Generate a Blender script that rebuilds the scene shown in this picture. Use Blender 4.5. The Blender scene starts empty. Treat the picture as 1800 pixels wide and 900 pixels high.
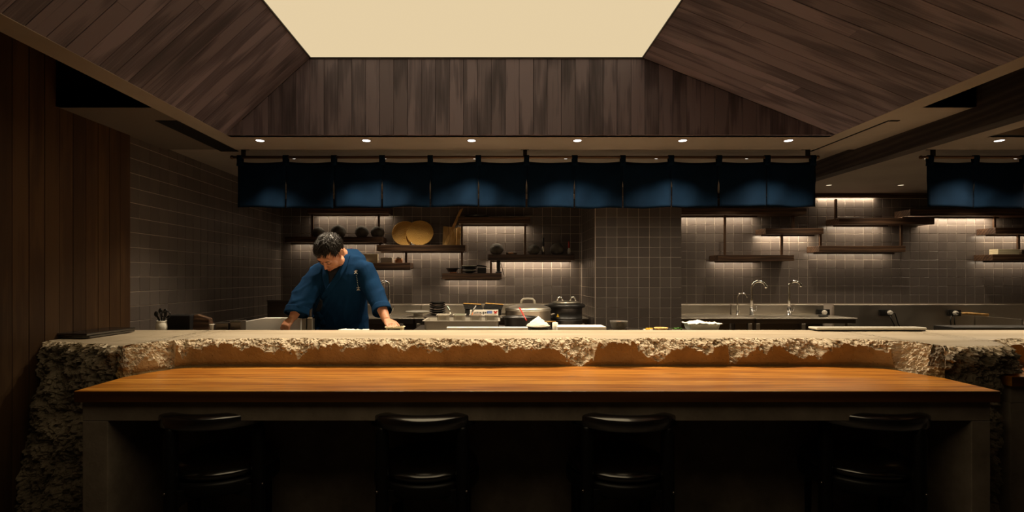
import bpy, bmesh, math, random
from mathutils import Vector, Matrix, noise, Euler
S = bpy.context.scene
col = S.collection
R = random.Random(7)
PI = math.pi

# ------------------------------------------------------------------ camera
F = 913.0            # focal length in pixels of the 1800x900 picture
EYE = 1.25           # lens height above the floor
cam = bpy.data.objects.new('camera', bpy.data.cameras.new('camera')); col.objects.link(cam)
cam.location = (0, 0, EYE); cam.rotation_euler = (PI/2, 0, 0)
cam.data.sensor_width = 36.0; cam.data.lens = F/1800*36
cam.data.shift_x = 35/1800; cam.data.shift_y = 38/1800
cam.data.clip_start = .02
S.camera = cam
def X(px, D): return (px-865)/F*D
def Z(py, D): return EYE-(py-488)/F*D

# ------------------------------------------------------------------ light
W = bpy.data.worlds.new('world'); S.world = W; W.use_nodes = True
W.node_tree.nodes['Background'].inputs[0].default_value = (1, .80, .60, 1)
W.node_tree.nodes['Background'].inputs[1].default_value = .012
S.view_settings.view_transform = 'Standard'; S.view_settings.look = 'None'
S.view_settings.exposure = 0.0; S.view_settings.gamma = 1.0
POW1 = 72.0          # downlights over the stone counter
POW2 = 20.0           # downlights behind the curtain
POW3 = 18.0           # downlights near the back wall
STRIP = 2.8         # led strips under the shelves
PANEL = 0.78         # luminous ceiling

# ------------------------------------------------------------------ helpers
def M(name): return MATS[name]
def new_mat(name, color, rough=.5, metal=0.0, spec=.5, coat=0.0):
    m = bpy.data.materials.new(name); m.use_nodes = True
    b = m.node_tree.nodes['Principled BSDF']
    b.inputs['Base Color'].default_value = (*color, 1)
    b.inputs['Roughness'].default_value = rough
    b.inputs['Metallic'].default_value = metal
    b.inputs['Specular IOR Level'].default_value = spec
    b.inputs['Coat Weight'].default_value = coat
    MATS[name] = m
    return m
MATS = {}
def nd(m, t, **kw):
    n = m.node_tree.nodes.new(t)
    for k, v in kw.items(): setattr(n, k, v)
    return n
def lk(m, a, b): m.node_tree.links.new(a, b)
def ramp(m, stops):
    r = nd(m, 'ShaderNodeValToRGB'); e = r.color_ramp.elements
    while len(e) < len(stops): e.new(.5)
    for i, (p, c) in enumerate(stops):
        e[i].position = p; e[i].color = (*c, 1) if len(c) == 3 else c
    return r
def coords(m, scale=(1, 1, 1), jitter=False):
    tc = nd(m, 'ShaderNodeTexCoord'); mp = nd(m, 'ShaderNodeMapping')
    mp.inputs['Scale'].default_value = scale
    if jitter:
        oi = nd(m, 'ShaderNodeObjectInfo'); mul = nd(m, 'ShaderNodeVectorMath', operation='SCALE')
        cx = nd(m, 'ShaderNodeCombineXYZ')
        mul.inputs['Scale'].default_value = 37.0
        for i in range(3): lk(m, oi.outputs['Random'], cx.inputs[i])
        lk(m, cx.outputs[0], mul.inputs[0])
        ad = nd(m, 'ShaderNodeVectorMath', operation='ADD')
        lk(m, tc.outputs['Object'], ad.inputs[0]); lk(m, mul.outputs[0], ad.inputs[1])
        lk(m, ad.outputs[0], mp.inputs['Vector'])
    else: lk(m, tc.outputs['Object'], mp.inputs['Vector'])
    return mp.outputs[0]
def noise_tex(m, vec, scale, detail=4, rough=.55, dist=0.0):
    n = nd(m, 'ShaderNodeTexNoise'); n.inputs['Scale'].default_value = scale
    n.inputs['Detail'].default_value = detail; n.inputs['Roughness'].default_value = rough
    n.inputs['Distortion'].default_value = dist
    lk(m, vec, n.inputs['Vector']); return n.outputs[0]
def bump(m, h, strength=.3, dist=.01):
    b = nd(m, 'ShaderNodeBump'); b.inputs['Strength'].default_value = strength
    b.inputs['Distance'].default_value = dist
    lk(m, h, b.inputs['Height'])
    lk(m, b.outputs[0], m.node_tree.nodes['Principled BSDF'].inputs['Normal'])
def base(m, sock): lk(m, sock, m.node_tree.nodes['Principled BSDF'].inputs['Base Color'])
def rgh(m, sock): lk(m, sock, m.node_tree.nodes['Principled BSDF'].inputs['Roughness'])

def wood_mat(name, c_dark, c_mid, c_light, rough=.5, vary=.35, grain=1.0, spec=.4, axis=1, bumpy=.25, fig=1.0, wav=.38, fine=.45):
    """grain runs along the object's local axis"""
    m = new_mat(name, c_mid, rough, spec=spec)
    sc = [14, 14, 14]; sc[axis] = .9
    v = coords(m, [s*grain for s in sc], True)
    n1 = noise_tex(m, v, 1.0, 3, .5, .6)
    wv = nd(m, 'ShaderNodeTexWave', wave_type='RINGS' if fig > 0 else 'BANDS')
    sc2 = [3.2, 3.2, 3.2]; sc2[axis] = .55
    v2 = coords(m, [s*grain for s in sc2], True)
    lk(m, v2, wv.inputs['Vector']); wv.inputs['Scale'].default_value = 3.2
    wv.inputs['Distortion'].default_value = 5.0; wv.inputs['Detail'].default_value = 2.5
    wv.inputs['Detail Scale'].default_value = 1.2
    sc3 = [120, 120, 120]; sc3[axis] = 3
    v3 = coords(m, [s*grain for s in sc3], True)
    n3 = noise_tex(m, v3, 1.0, 3, .6)
    mx = nd(m, 'ShaderNodeMath', operation='MULTIPLY_ADD')
    lk(m, wv.outputs['Fac'], mx.inputs[0]); mx.inputs[1].default_value = wav
    lk(m, n1, mx.inputs[2])
    mx2 = nd(m, 'ShaderNodeMath', operation='MULTIPLY_ADD')
    lk(m, n3, mx2.inputs[0]); mx2.inputs[1].default_value = fine
    lk(m, mx.outputs[0], mx2.inputs[2])
    r = ramp(m, [(.42, c_dark), (.80, c_mid), (1.0, c_light)])
    sub = nd(m, 'ShaderNodeMath', operation='SUBTRACT'); lk(m, mx2.outputs[0], sub.inputs[0]); sub.inputs[1].default_value = .12
    lk(m, sub.outputs[0], r.inputs[0])
    oi = nd(m, 'ShaderNodeObjectInfo')
    mr = nd(m, 'ShaderNodeMapRange'); mr.inputs['To Min'].default_value = 1-vary; mr.inputs['To Max'].default_value = 1+vary
    lk(m, oi.outputs['Random'], mr.inputs['Value'])
    hs = nd(m, 'ShaderNodeHueSaturation'); lk(m, mr.outputs[0], hs.inputs['Value'])
    lk(m, r.outputs[0], hs.inputs['Color']); base(m, hs.outputs[0])
    bump(m, mx2.outputs[0], bumpy, .003)
    return m

class B:
    """collects geometry, builds ONE mesh object"""
    def __init__(s): s.v = []; s.f = []
    def add(s, vs, fs):
        o = len(s.v); s.v += [tuple(v) for v in vs]; s.f += [tuple(i+o for i in f) for f in fs]
        return s
    def box(s, x0, x1, y0, y1, z0, z1):
        vs = [(x, y, z) for z in (z0, z1) for y in (y0, y1) for x in (x0, x1)]
        return s.add(vs, [(0, 2, 3, 1), (4, 5, 7, 6), (0, 1, 5, 4), (1, 3, 7, 5), (3, 2, 6, 7), (2, 0, 4, 6)])
    def prism(s, pts, z0, z1):
        n = len(pts)
        vs = [(p[0], p[1], z0) for p in pts]+[(p[0], p[1], z1) for p in pts]
        fs = [tuple(range(n-1, -1, -1)), tuple(range(n, 2*n))]+[(i, (i+1) % n, n+(i+1) % n, n+i) for i in range(n)]
        return s.add(vs, fs)
    def rings(s, rings, close=True, cap=True):
        n = len(rings[0]); vs = [p for r in rings for p in r]; fs = []
        for k in range(len(rings)-1):
            for i in range(n if close else n-1):
                j = (i+1) % n
                fs.append((k*n+i, k*n+j, (k+1)*n+j, (k+1)*n+i))
        if cap and close:
            fs.append(tuple(range(n-1, -1, -1))); fs.append(tuple((len(rings)-1)*n+i for i in range(n)))
        return s.add(vs, fs)
    def lathe(s, prof, c=(0, 0, 0), n=32, cap=True):
        return s.rings([[(c[0]+r*math.cos(2*PI*i/n), c[1]+r*math.sin(2*PI*i/n), c[2]+z) for i in range(n)] for r, z in prof], True, cap)
    def tube(s, pts, rad, n=10, flat=1.0, up=None):
        pts = [Vector(p) for p in pts]; rs = rad if isinstance(rad, (list, tuple)) else [rad]*len(pts)
        rings = []; prev = None
        for i, p in enumerate(pts):
            t = (pts[min(i+1, len(pts)-1)]-pts[max(i-1, 0)]).normalized()
            if prev is None:
                a = Vector(up) if up else (Vector((0, 0, 1)) if abs(t.z) < .9 else Vector((1, 0, 0)))
                u = (a-t*a.dot(t)).normalized()
            else: u = (prev-t*prev.dot(t)).normalized()
            prev = u; w = t.cross(u)
            rings.append([p+u*(rs[i]*math.cos(2*PI*k/n))+w*(rs[i]*flat*math.sin(2*PI*k/n)) for k in range(n)])
        return s.rings(rings)
    def ball(s, c, r, n=14, m=9, scale=(1, 1, 1), rot=None):
        rings = []
        for j in range(1, m):
            a = PI*j/m
            ring = []
            for i in range(n):
                p = Vector((r*scale[0]*math.sin(a)*math.cos(2*PI*i/n), r*scale[1]*math.sin(a)*math.sin(2*PI*i/n), -r*scale[2]*math.cos(a)))
                if rot: p = rot @ p
                ring.append(tuple(p+Vector(c)))
            rings.append(ring)
        return s.rings(rings)
    def mesh(s, name, mat, smooth=False):
        me = bpy.data.meshes.new(name); me.from_pydata(s.v, [], s.f); me.materials.append(mat)
        bm = bmesh.new(); bm.from_mesh(me); bmesh.ops.recalc_face_normals(bm, faces=bm.faces); bm.to_mesh(me); bm.free()
        if smooth:
            for p in me.polygons: p.use_smooth = True
        return me
    def build(s, name, mat, parent=None, smooth=False, bev=0, origin=None, seg=2, solid=0, sub=0):
        if origin is not None: s.v = [(v[0]-origin[0], v[1]-origin[1], v[2]-origin[2]) for v in s.v]
        me = s.mesh(name, mat, smooth)
        o = bpy.data.objects.new(name, me); col.objects.link(o)
        if origin is not None: o.location = origin
        if parent: o.parent = parent
        if solid:
            q = o.modifiers.new('solid', 'SOLIDIFY'); q.thickness = solid; q.offset = 0
        if bev:
            q = o.modifiers.new('bevel', 'BEVEL'); q.width = bev; q.segments = seg; q.limit_method = 'ANGLE'; q.angle_limit = .6
        if sub:
            q = o.modifiers.new('sub', 'SUBSURF'); q.levels = sub; q.render_levels = sub
        return o
def tag(o, label=None, cat=None, group=None, kind=None):
    if label: o['label'] = label
    if cat: o['category'] = cat
    if group: o['group'] = group
    if kind: o['kind'] = kind
    return o
def empty(name, loc, label, cat, group=None, rz=0):
    o = bpy.data.objects.new(name, None); col.objects.link(o); o.location = loc; o.rotation_euler.z = rz
    o.empty_display_size = .05
    return tag(o, label, cat, group)
def copy_tree(o, parent=None):
    c = o.copy(); col.objects.link(c); c.parent = parent
    for ch in list(o.children): copy_tree(ch, c)
    return c
def link(name, me, parent=None, loc=(0, 0, 0), rot=(0, 0, 0)):
    o = bpy.data.objects.new(name, me); col.objects.link(o); o.parent = parent
    o.location = loc; o.rotation_euler = rot
    return o
def struct(o): o['kind'] = 'structure'; return o
def fbm(p, o=4):
    return noise.fractal(Vector(p), 1.0, 2.0, o)

# ------------------------------------------------------------------ materials
wood_mat('vault_wood', (.048, .038, .049), (.112, .090, .113), (.18, .145, .175), .6, .20, 1.0, .35, fine=.62)
wood_mat('wall_wood', (.044, .021, .0085), (.060, .030, .012), (.078, .041, .017), .55, .14, 1.0, .3, axis=2, fig=0)
wood_mat('shelf_wood', (.032, .016, .009), (.070, .036, .020), (.12, .066, .036), .5, .12, 1.2, .4, axis=0)
wood_mat('counter_wood', (.40, .135, .015), (.68, .275, .036), (.82, .40, .07), .30, .0, .9, .5, axis=0, bumpy=.05, wav=.22, fine=.42)
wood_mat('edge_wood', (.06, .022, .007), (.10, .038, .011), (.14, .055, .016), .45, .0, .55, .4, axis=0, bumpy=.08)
wood_mat('beam_wood', (.013, .010, .010), (.026, .020, .019), (.045, .036, .033), .6, .1, .8, .3)
wood_mat('pale_wood', (.42, .22, .06), (.62, .36, .12), (.78, .50, .2), .55, .05, 1.5, .3, axis=2)
m = new_mat('tile', (.088, .070, .060), .34, spec=.5)
oi = nd(m, 'ShaderNodeObjectInfo'); r = ramp(m, [(0, (.098, .080, .071)), (.5, (.114, .094, .083)), (1, (.130, .108, .095))])
lk(m, oi.outputs['Random'], r.inputs[0]); base(m, r.outputs[0])
v = coords(m, (1, 1, 1), True); n = noise_tex(m, v, 14, 3); bump(m, n, .12, .004)
m = new_mat('grout', (.52, .445, .38), .9)
m = new_mat('plaster', (.4, .34, .28), .85); v = coords(m); n = noise_tex(m, v, 2.2, 5)
r = ramp(m, [(.3, (.28, .24, .205)), (.7, (.34, .295, .255))]); lk(m, n, r.inputs[0]); base(m, r.outputs[0]); bump(m, noise_tex(m, v, 60, 3), .08, .002)
new_mat('shaded_plaster', (.13, .108, .09), .85)  # plaster with the shade of the left soffit put into its colour
new_mat('black', (.006, .0055, .005), .5)
new_mat('matte_black', (.008, .007, .007), .8, spec=.2)
m = new_mat('lacquer', (.0085, .007, .0072), .26, spec=.8, coat=.3); v = coords(m, (8, 8, 90)); bump(m, noise_tex(m, v, 3, 3), .03, .002)
m.node_tree.nodes['Principled BSDF'].inputs['IOR'].default_value = 2.1; m.node_tree.nodes['Principled BSDF'].inputs['Coat IOR'].default_value = 1.9; m.node_tree.nodes['Principled BSDF'].inputs['Coat Weight'].default_value = .8
m = new_mat('leather', (.008, .007, .0065), .20, spec=.8); v = coords(m); bump(m, noise_tex(m, v, 160, 2), .08, .001)
m.node_tree.nodes['Principled BSDF'].inputs['IOR'].default_value = 1.9
new_mat('black_paint', (.006, .0052, .005), .42, spec=.4)
m = new_mat('floor', (.05, .04, .032), .6); v = coords(m); n = noise_tex(m, v, 3, 5); r = ramp(m, [(.3, (.035, .028, .022)), (.7, (.06, .05, .04))]); lk(m, n, r.inputs[0]); base(m, r.outputs[0])
m = new_mat('concrete', (.10, .078, .058), .8); v = coords(m); n = noise_tex(m, v, 5, 6, .65)
r = ramp(m, [(.3, (.19, .15, .115)), (.5, (.29, .235, .18)), (.75, (.42, .34, .265))]); lk(m, n, r.inputs[0]); base(m, r.outputs[0]); bump(m, noise_tex(m, v, 55, 5), .35, .004)
m = MATS['counter_wood']; vk = coords(m, (3.5, 16, 16)); vo = nd(m, 'ShaderNodeTexVoronoi'); vo.inputs['Scale'].default_value = .75; lk(m, vk, vo.inputs['Vector'])
rk = ramp(m, [(0.0, (.22, .16, .12)), (.07, (.55, .48, .4)), (.16, (1, 1, 1))]); lk(m, vo.outputs['Distance'], rk.inputs[0])
np_ = noise_tex(m, coords(m, (1.3, 9, 9)), 2.0, 4); rp = ramp(m, [(.32, (.66, .54, .42)), (.6, (1.05, 1.05, 1.0))]); lk(m, np_, rp.inputs[0])
mk = nd(m, 'ShaderNodeMix', data_type='RGBA', blend_type='MULTIPLY'); mk.inputs[0].default_value = 1; lk(m, rk.outputs[0], mk.inputs[6]); lk(m, rp.outputs[0], mk.inputs[7])
mk2 = nd(m, 'ShaderNodeMix', data_type='RGBA', blend_type='MULTIPLY'); mk2.inputs[0].default_value = 1
src = m.node_tree.nodes['Principled BSDF'].inputs['Base Color'].links[0].from_socket; lk(m, src, mk2.inputs[6]); lk(m, mk.outputs[2], mk2.inputs[7]); base(m, mk2.outputs[2])
# stone: buff body, dark specks
def stone_mat(name, c0, c1, c2, speck=.4, b=.5, rough=.85, streak=False):
    m = new_mat(name, c1, rough, spec=.3)
    v = coords(m, (.5, 3, 3) if streak else (1, 1, 1)); n = noise_tex(m, v, 6 if not streak else 2.2, 7, .6, .5)
    r = ramp(m, [(.3, c0), (.5, c1), (.72, c2)]); lk(m, n, r.inputs[0])
    v2 = coords(m); vo = nd(m, 'ShaderNodeTexVoronoi'); vo.inputs['Scale'].default_value = 75; lk(m, v2, vo.inputs['Vector'])
    n2 = noise_tex(m, v2, 40, 3)
    th = nd(m, 'ShaderNodeMath', operation='MULTIPLY_ADD'); lk(m, n2, th.inputs[0]); th.inputs[1].default_value = .42; 
    lk(m, vo.outputs['Distance'], th.inputs[2])
    r2 = ramp(m, [(.24, (0, 0, 0)), (.33, (1, 1, 1))]); lk(m, th.outputs[0], r2.inputs[0])
    mx = nd(m, 'ShaderNodeMix', data_type='RGBA', blend_type='MULTIPLY'); mx.inputs[0].default_value = speck
    lk(m, r.outputs[0], mx.inputs[6]); lk(m, r2.outputs[0], mx.inputs[7]); base(m, mx.outputs[2])
    ad = nd(m, 'ShaderNodeMath', operation='MULTIPLY_ADD'); lk(m, noise_tex(m, v2, 90, 6, .7), ad.inputs[0]); ad.inputs[1].default_value = 1; lk(m, r2.outputs[0], ad.inputs[2])
    bump(m, ad.outputs[0], b, .003)
    return m
stone_mat('stone_rough', (.13, .105, .068), (.24, .195, .135), (.36, .30, .21), .5, .8)
stone_mat('stone_face', (.29, .19, .08), (.40, .27, .12), (.48, .34, .17), 1.0, .5, .7)
stone_mat('stone_chip', (.40, .31, .19), (.72, .60, .43), (.84, .74, .57), .65, 1.0)
stone_mat('stone_top', (.34, .27, .175), (.43, .355, .25), (.50, .425, .32), .15, .12, .55, True)
stone_mat('stone_ball', (.05, .046, .04), (.11, .10, .085), (.19, .17, .14), .5, 1.0, .8)
m = new_mat('indigo', (.010, .034, .078), .95, spec=.08)
v = coords(m, (1, 1, 1)); n = noise_tex(m, v, 7, 5); r = ramp(m, [(.3, (.0010, .0062, .0165)), (.7, (.0018, .0098, .025))]); lk(m, n, r.inputs[0]); base(m, r.outputs[0])
wv = noise_tex(m, coords(m, (260, 260, 260)), 2, 2); bump(m, wv, .25, .001)
m = new_mat('jacket_cloth', (.0075, .046, .125), .9, spec=.12)
v = coords(m); n = noise_tex(m, v, 9, 4); r = ramp(m, [(.3, (.0016, .019, .058)), (.7, (.0025, .027, .078))]); lk(m, n, r.inputs[0]); base(m, r.outputs[0]); bump(m, noise_tex(m, v, 300, 2), .12, .001)
new_mat('inner_cloth', (.006, .007, .012), .9)
m = new_mat('skin', (.56, .27, .15), .5, spec=.4); m.node_tree.nodes['Principled BSDF'].inputs['Subsurface Weight'].default_value = .12
m.node_tree.nodes['Principled BSDF'].inputs['Subsurface Radius'].default_value = (.012, .005, .003)
v = coords(m); r = ramp(m, [(.3, (.48, .21, .115)), (.7, (.60, .30, .175))]); lk(m, noise_tex(m, v, 16, 4), r.inputs[0]); base(m, r.outputs[0])
new_mat('lip', (.42, .14, .09), .5)
new_mat('hair', (.010, .007, .005), .40, spec=.4)
m = new_mat('satin_steel', (.52, .48, .41), .5, .65)
m = new_mat('steel', (.60, .55, .47), .24, 1.0)
v = coords(m, (1.2, 60, 60)); bump(m, noise_tex(m, v, 2, 3), .05, .001); v2 = coords(m); r = ramp(m, [(.3, (.30,)*3), (.7, (.48,)*3)]); lk(m, noise_tex(m, v2, 3, 4), r.inputs[0]); rgh(m, r.outputs[0])
m = new_mat('dark_steel', (.20, .17, .145), .32, 1.0)
new_mat('chrome', (.85, .83, .79), .16, 1.0)
new_mat('brown_metal', (.13, .075, .045), .38, .6)
new_mat('white_plastic', (.72, .68, .60), .4)
new_mat('white_board', (.86, .83, .78), .5)
new_mat('porcelain', (.78, .74, .64), .2, coat=.3)
new_mat('cream_paper', (.86, .77, .52), .7)
new_mat('black_plastic', (.012, .011, .010), .35)
wood_mat('board_wood', (.60, .36, .11), (.80, .54, .20), (.90, .66, .30), .55, .05, 1.5, .3, axis=2, bumpy=.1)
new_mat('red', (.42, .02, .01), .35)
new_mat('yellow', (.80, .48, .02), .5)
new_mat('green', (.07, .22, .02), .6)
new_mat('orange_food', (.50, .16, .03), .5)
new_mat('rice', (.80, .76, .66), .7)
new_mat('copper', (.60, .30, .15), .35, .6)
new_mat('blue_print', (.12, .18, .40), .6)
m = new_mat('rattan', (.8, .5, .12), .6)
v = coords(m); w = nd(m, 'ShaderNodeTexWave', wave_type='RINGS', rings_direction='Y'); lk(m, v, w.inputs['Vector']); w.inputs['Scale'].default_value = 34; w.inputs['Distortion'].default_value = 6; w.inputs['Detail'].default_value = 3
r = ramp(m, [(.2, (.60, .30, .05)), (.8, (.92, .56, .15))]); lk(m, w.outputs['Fac'], r.inputs[0]); base(m, r.outputs[0]); bump(m, w.outputs['Fac'], .6, .004)
m = new_mat('film', (.85, .88, .82), .15); m.node_tree.nodes['Principled BSDF'].inputs['Transmission Weight'].default_value = .55
def emit(name, c, s):
    m = bpy.data.materials.new(name); m.use_nodes = True; nt = m.node_tree; nt.nodes.clear()
    e = nt.nodes.new('ShaderNodeEmission'); o = nt.nodes.new('ShaderNodeOutputMaterial')
    e.inputs[0].default_value = (*c, 1); e.inputs[1].default_value = s; nt.links.new(e.outputs[0], o.inputs[0]); MATS[name] = m; return m
emit('panel_light', (1.0, .785, .475), PANEL)
emit('bulb', (1.0, .93, .88), 6.0)
emit('strip_glow', (1.0, .80, .55), 1.5)

# ------------------------------------------------------------------ the room
XL, XR = -2.32, 6.4            # side walls
DB = 5.7                       # back wall
D0 = 3.29                      # gable of the vault
ZC, ZP = 2.155, 2.64           # soffit, luminous ceiling
NEAR = -1.0
struct(B().box(XL-.1, XR+.1, -2.6, DB+.1, -.06, 0).build('floor', M('floor')))

def tile_mesh(w, h):
    g = .0020; c = .0014; t = .0035
    x, z = w/2-g, h/2-g
    vs = [(-x, 0, -z), (x, 0, -z), (x, 0, z), (-x, 0, z), (-x, -t+c, -z), (x, -t+c, -z), (x, -t+c, z), (-x, -t+c, z),
          (-x+c, -t, -z+c), (x-c, -t, -z+c), (x-c, -t, z-c), (-x+c, -t, z-c)]
    fs = []
    for a in (0, 4):
        for i in range(4): fs.append((a+i, a+(i+1) % 4, a+4+(i+1) % 4, a+4+i))
    fs.append((8, 9, 10, 11))
    return vs, fs
TW, TH = .102, .0955
tv, tf = tile_mesh(TW, TH)
TILE = B().add(tv, tf).mesh('tile', M('tile'))
def tile_wall(parent, origin, axis, nx, nz, x0=0., cap=300, order=None, wlast=None):
    """tiles as parts; origin = lower left corner of the field, axis = rotation about z"""
    cells = [(i, k) for k in range(nz) for i in range(nx)]
    if order: cells.sort(key=order)
    rot = Matrix.Rotation(axis, 4, 'Z'); rest = B()
    for q, (i, k) in enumerate(cells):
        p = Vector(origin)+rot @ Vector((x0+(i+.5)*TW, 0, (k+.5)*TH))
        tilt = Euler((R.gauss(0, .006), R.gauss(0, .003), axis+R.gauss(0, .006)))
        if q < cap: link('tile', TILE, parent, p, tilt)
        else:
            mm = Matrix.Translation(p) @ tilt.to_matrix().to_4x4()
            rest.add([mm @ Vector(v) for v in tv], tf)
    if rest.v:
        o = rest.build('tile_field', M('tile'), parent); o['kind'] = 'stuff'
ZG = 1.8275-.0955*9            # a grout line of the back wall
wbl = struct(B().box(XL-.1, 1.2, DB, DB+.1, 0, 2.4).build('wall_back', M('grout')))
XG = X(626.7, DB)-TW*9
# left section, between the side wall and the pillar
tile_wall(wbl, (XG, DB, ZG), 0, 34, 12, cap=300, order=lambda c: (c[1] > 10, c[0] in (0, 33), c[0] < 5))
wbr = struct(B().box(1.2, XR+.1, DB, DB+.1, 0, 2.4).build('wall_back_right', M('grout')))
XG2 = X(1240, DB)-TW*3
tile_wall(wbr, (XG2, DB, ZG), 0, 41, 12, cap=300, order=lambda c: (c[0] > 38, -(c[1] > 3 and c[0] > 1), c[1] < 2))
wl = struct(B().box(XL-.1, XL, 3.31, DB, 0, 2.4).build('wall_left', M('grout')))
tile_wall(wl, (XL, 3.313, ZG-2*TH), PI/2, 24, 15, cap=300, order=lambda c: c[1] < 2)
# pillar
px0, px1, pd = .970, 1.802, 4.926
pil = struct(B().box(px0+.006, px1-.006, pd+.006, DB, 0, 2.4).build('wall_pillar', M('grout')))
zp0 = 1.7296-.0955*11
tile_wall(pil, (X(1066, pd)-.102-.0, pd+.006, zp0), 0, 8, 15, cap=300)
# its side faces
TILE_S = TILE
for k in range(15):
    for i in range(7):
        link('tile', TILE, pil, (px0+.006, pd+.006+(i+.5)*TW+.002, zp0+(k+.5)*TH), (R.gauss(0, .006), 0, -PI/2+R.gauss(0, .006)))
for k in range(15):
    for i in range(7):
        link('tile', TILE, pil, (px1-.006, pd+.006+(i+.5)*TW+.002, zp0+(k+.5)*TH), (0, 0, PI/2))
# plank-clad side wall in front of the tiled one
wp = struct(B().box(XL-.1, XL-.004, -2.6, 3.31, 0, 2.9).build('wall_left_front', M('black')))
PW = .0905
pk = B().box(0, .018, -PW/2+.0018, PW/2-.0018, 0, 2.62).mesh('wall_plank', M('wall_wood'))
for i in range(46):
    o = link('plank', pk, wp, (XL-.004+R.uniform(0, .0015), 3.31-PW*(i+.5), 0.0))
# closures off camera: walls behind and to the right
struct(B().box(XL-.1, XR+.1, -2.7, -2.6, 0, 2.9).build('wall_front', M('beam_wood')))
struct(B().box(XR, XR+.1, -2.6, DB, 0, 2.9).build('wall_right', M('plaster')))

# ceiling: soffit strips round the vault
XA, XB = -1.686, 2.173       # vault opening
XPA, XPB = -1.153, .955      # luminous ceiling
XO1, XO2 = -1.81, 2.29       # outer edges of the soffit strips
DV = 2.745
BX0, BX1, BZ = 2.56, 2.66, 2.037
X2 = 3.19
DS = 3.67
T = .10
ceil = struct(B().box(XO1, BX0, D0+.019, DS, ZC, ZC+T).box(XO1, XA, D0, D0+.019, ZC, ZC+.01).box(XB, BX0, D0, D0+.019, ZC, ZC+.01)
     .box(XO1, XA, NEAR, D0, ZC, ZC+T).box(XB, XO2, NEAR, D0, ZC, ZC+T)
     .box(XO2, BX0, DV, D0, ZC, ZC+T)
     .build('ceiling', M('plaster')))
B().box(XL, XO1, DV, DS, ZC, ZC+T).build('side_soffit', M('shaded_plaster'), ceil)
B().box(XL, XR, DS, DB, ZC+.014, ZC+T).build('kitchen_soffit', M('plaster'), ceil)
B().box(BX1, XR, D0, DS, ZC, ZC+T).box(BX1, X2, NEAR, D0, ZC, ZC+T).build('side_soffit', M('plaster'), ceil)
B().box(XL-.1, XR+.1, -2.7, DB+.1, 2.92, 3.0).build('void_lid', M('matte_black'), ceil)
B().box(XL, XO1+.0, NEAR-1.6, DV, 2.62, 2.66).box(XO2, BX0, NEAR-1.6, DV, 2.62, 2.66).box(XL, XO1, DV, DV+.02, ZC+.0, 2.66).box(XO2, BX0, DV, DV+.02, ZC, 2.66)\
   .box(XO1, XO1+.01, NEAR, DV, ZC+.1, 2.66).box(XO2-.01, XO2, NEAR, DV, ZC+.1, 2.66).build('recess_lining', M('matte_black'), ceil)
# dark timber beam between the two bays
bm_ = struct(B().box(BX0, BX1, NEAR-1.5, DB, BZ, 2.66).build('trim_1', M('beam_wood'), bev=.004))
# vault: boarding
def place_plank(parent, L, w, loc, ex, ey, name='plank', mat='vault_wood', th=.016, ends=None):
    """a board: width along ex, length along ey (local Y), face normal = ex x ey"""
    g = .0009
    a0, a1 = ends if ends else ((0, 0), (L, L))
    pts = [(-w/2+g, a0[0]), (w/2-g, a0[1]), (w/2-g, a1[1]), (-w/2+g, a1[0])]
    c = .0012
    vs = [(x, y, 0) for x, y in pts]+[(x, y, th-c) for x, y in pts]+[(x*(1-2*c/w), y, th) for x, y in pts]
    fs = [(i, (i+1) % 4, 4+(i+1) % 4, 4+i) for i in range(4)]+[(4+i, 4+(i+1) % 4, 8+(i+1) % 4, 8+i) for i in range(4)]+[(8, 9, 10, 11)]
    o = B().add(vs, fs).build(name, M(mat), parent)
    ez = Vector(ex).cross(Vector(ey))
    mm = Matrix((( ex[0], ey[0], ez[0], loc[0]), (ex[1], ey[1], ez[1], loc[1]), (ex[2], ey[2], ez[2], loc[2]), (0, 0, 0, 1)))
    o.matrix_local = mm
    return o
vault = struct(B().box(XA, XB, D0+.02, D0+.06, ZC, ZP+.06).build('wall_gable', M('black')))
BW = .0885
x = XA+.0; i = 0
def slope_z(xx):
    if xx < XPA: return ZC+(xx-XA)/(XPA-XA)*(ZP-ZC)
    if xx > XPB: return ZC+(XB-xx)/(XB-XPB)*(ZP-ZC)
    return ZP
while x < XB-.01:
    w = min(BW, XB-x); R.random()
    h0, h1 = slope_z(x)-ZC, slope_z(x+w)-ZC
    place_plank(vault, 0, w, (x+w/2, D0+.018, ZC), (1, 0, 0), (0, 0, 1), ends=((0, 0), (max(h0, .002), max(h1, .002)))).location.y = D0+.018-R.uniform(0, .0012)
    x += w
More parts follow.
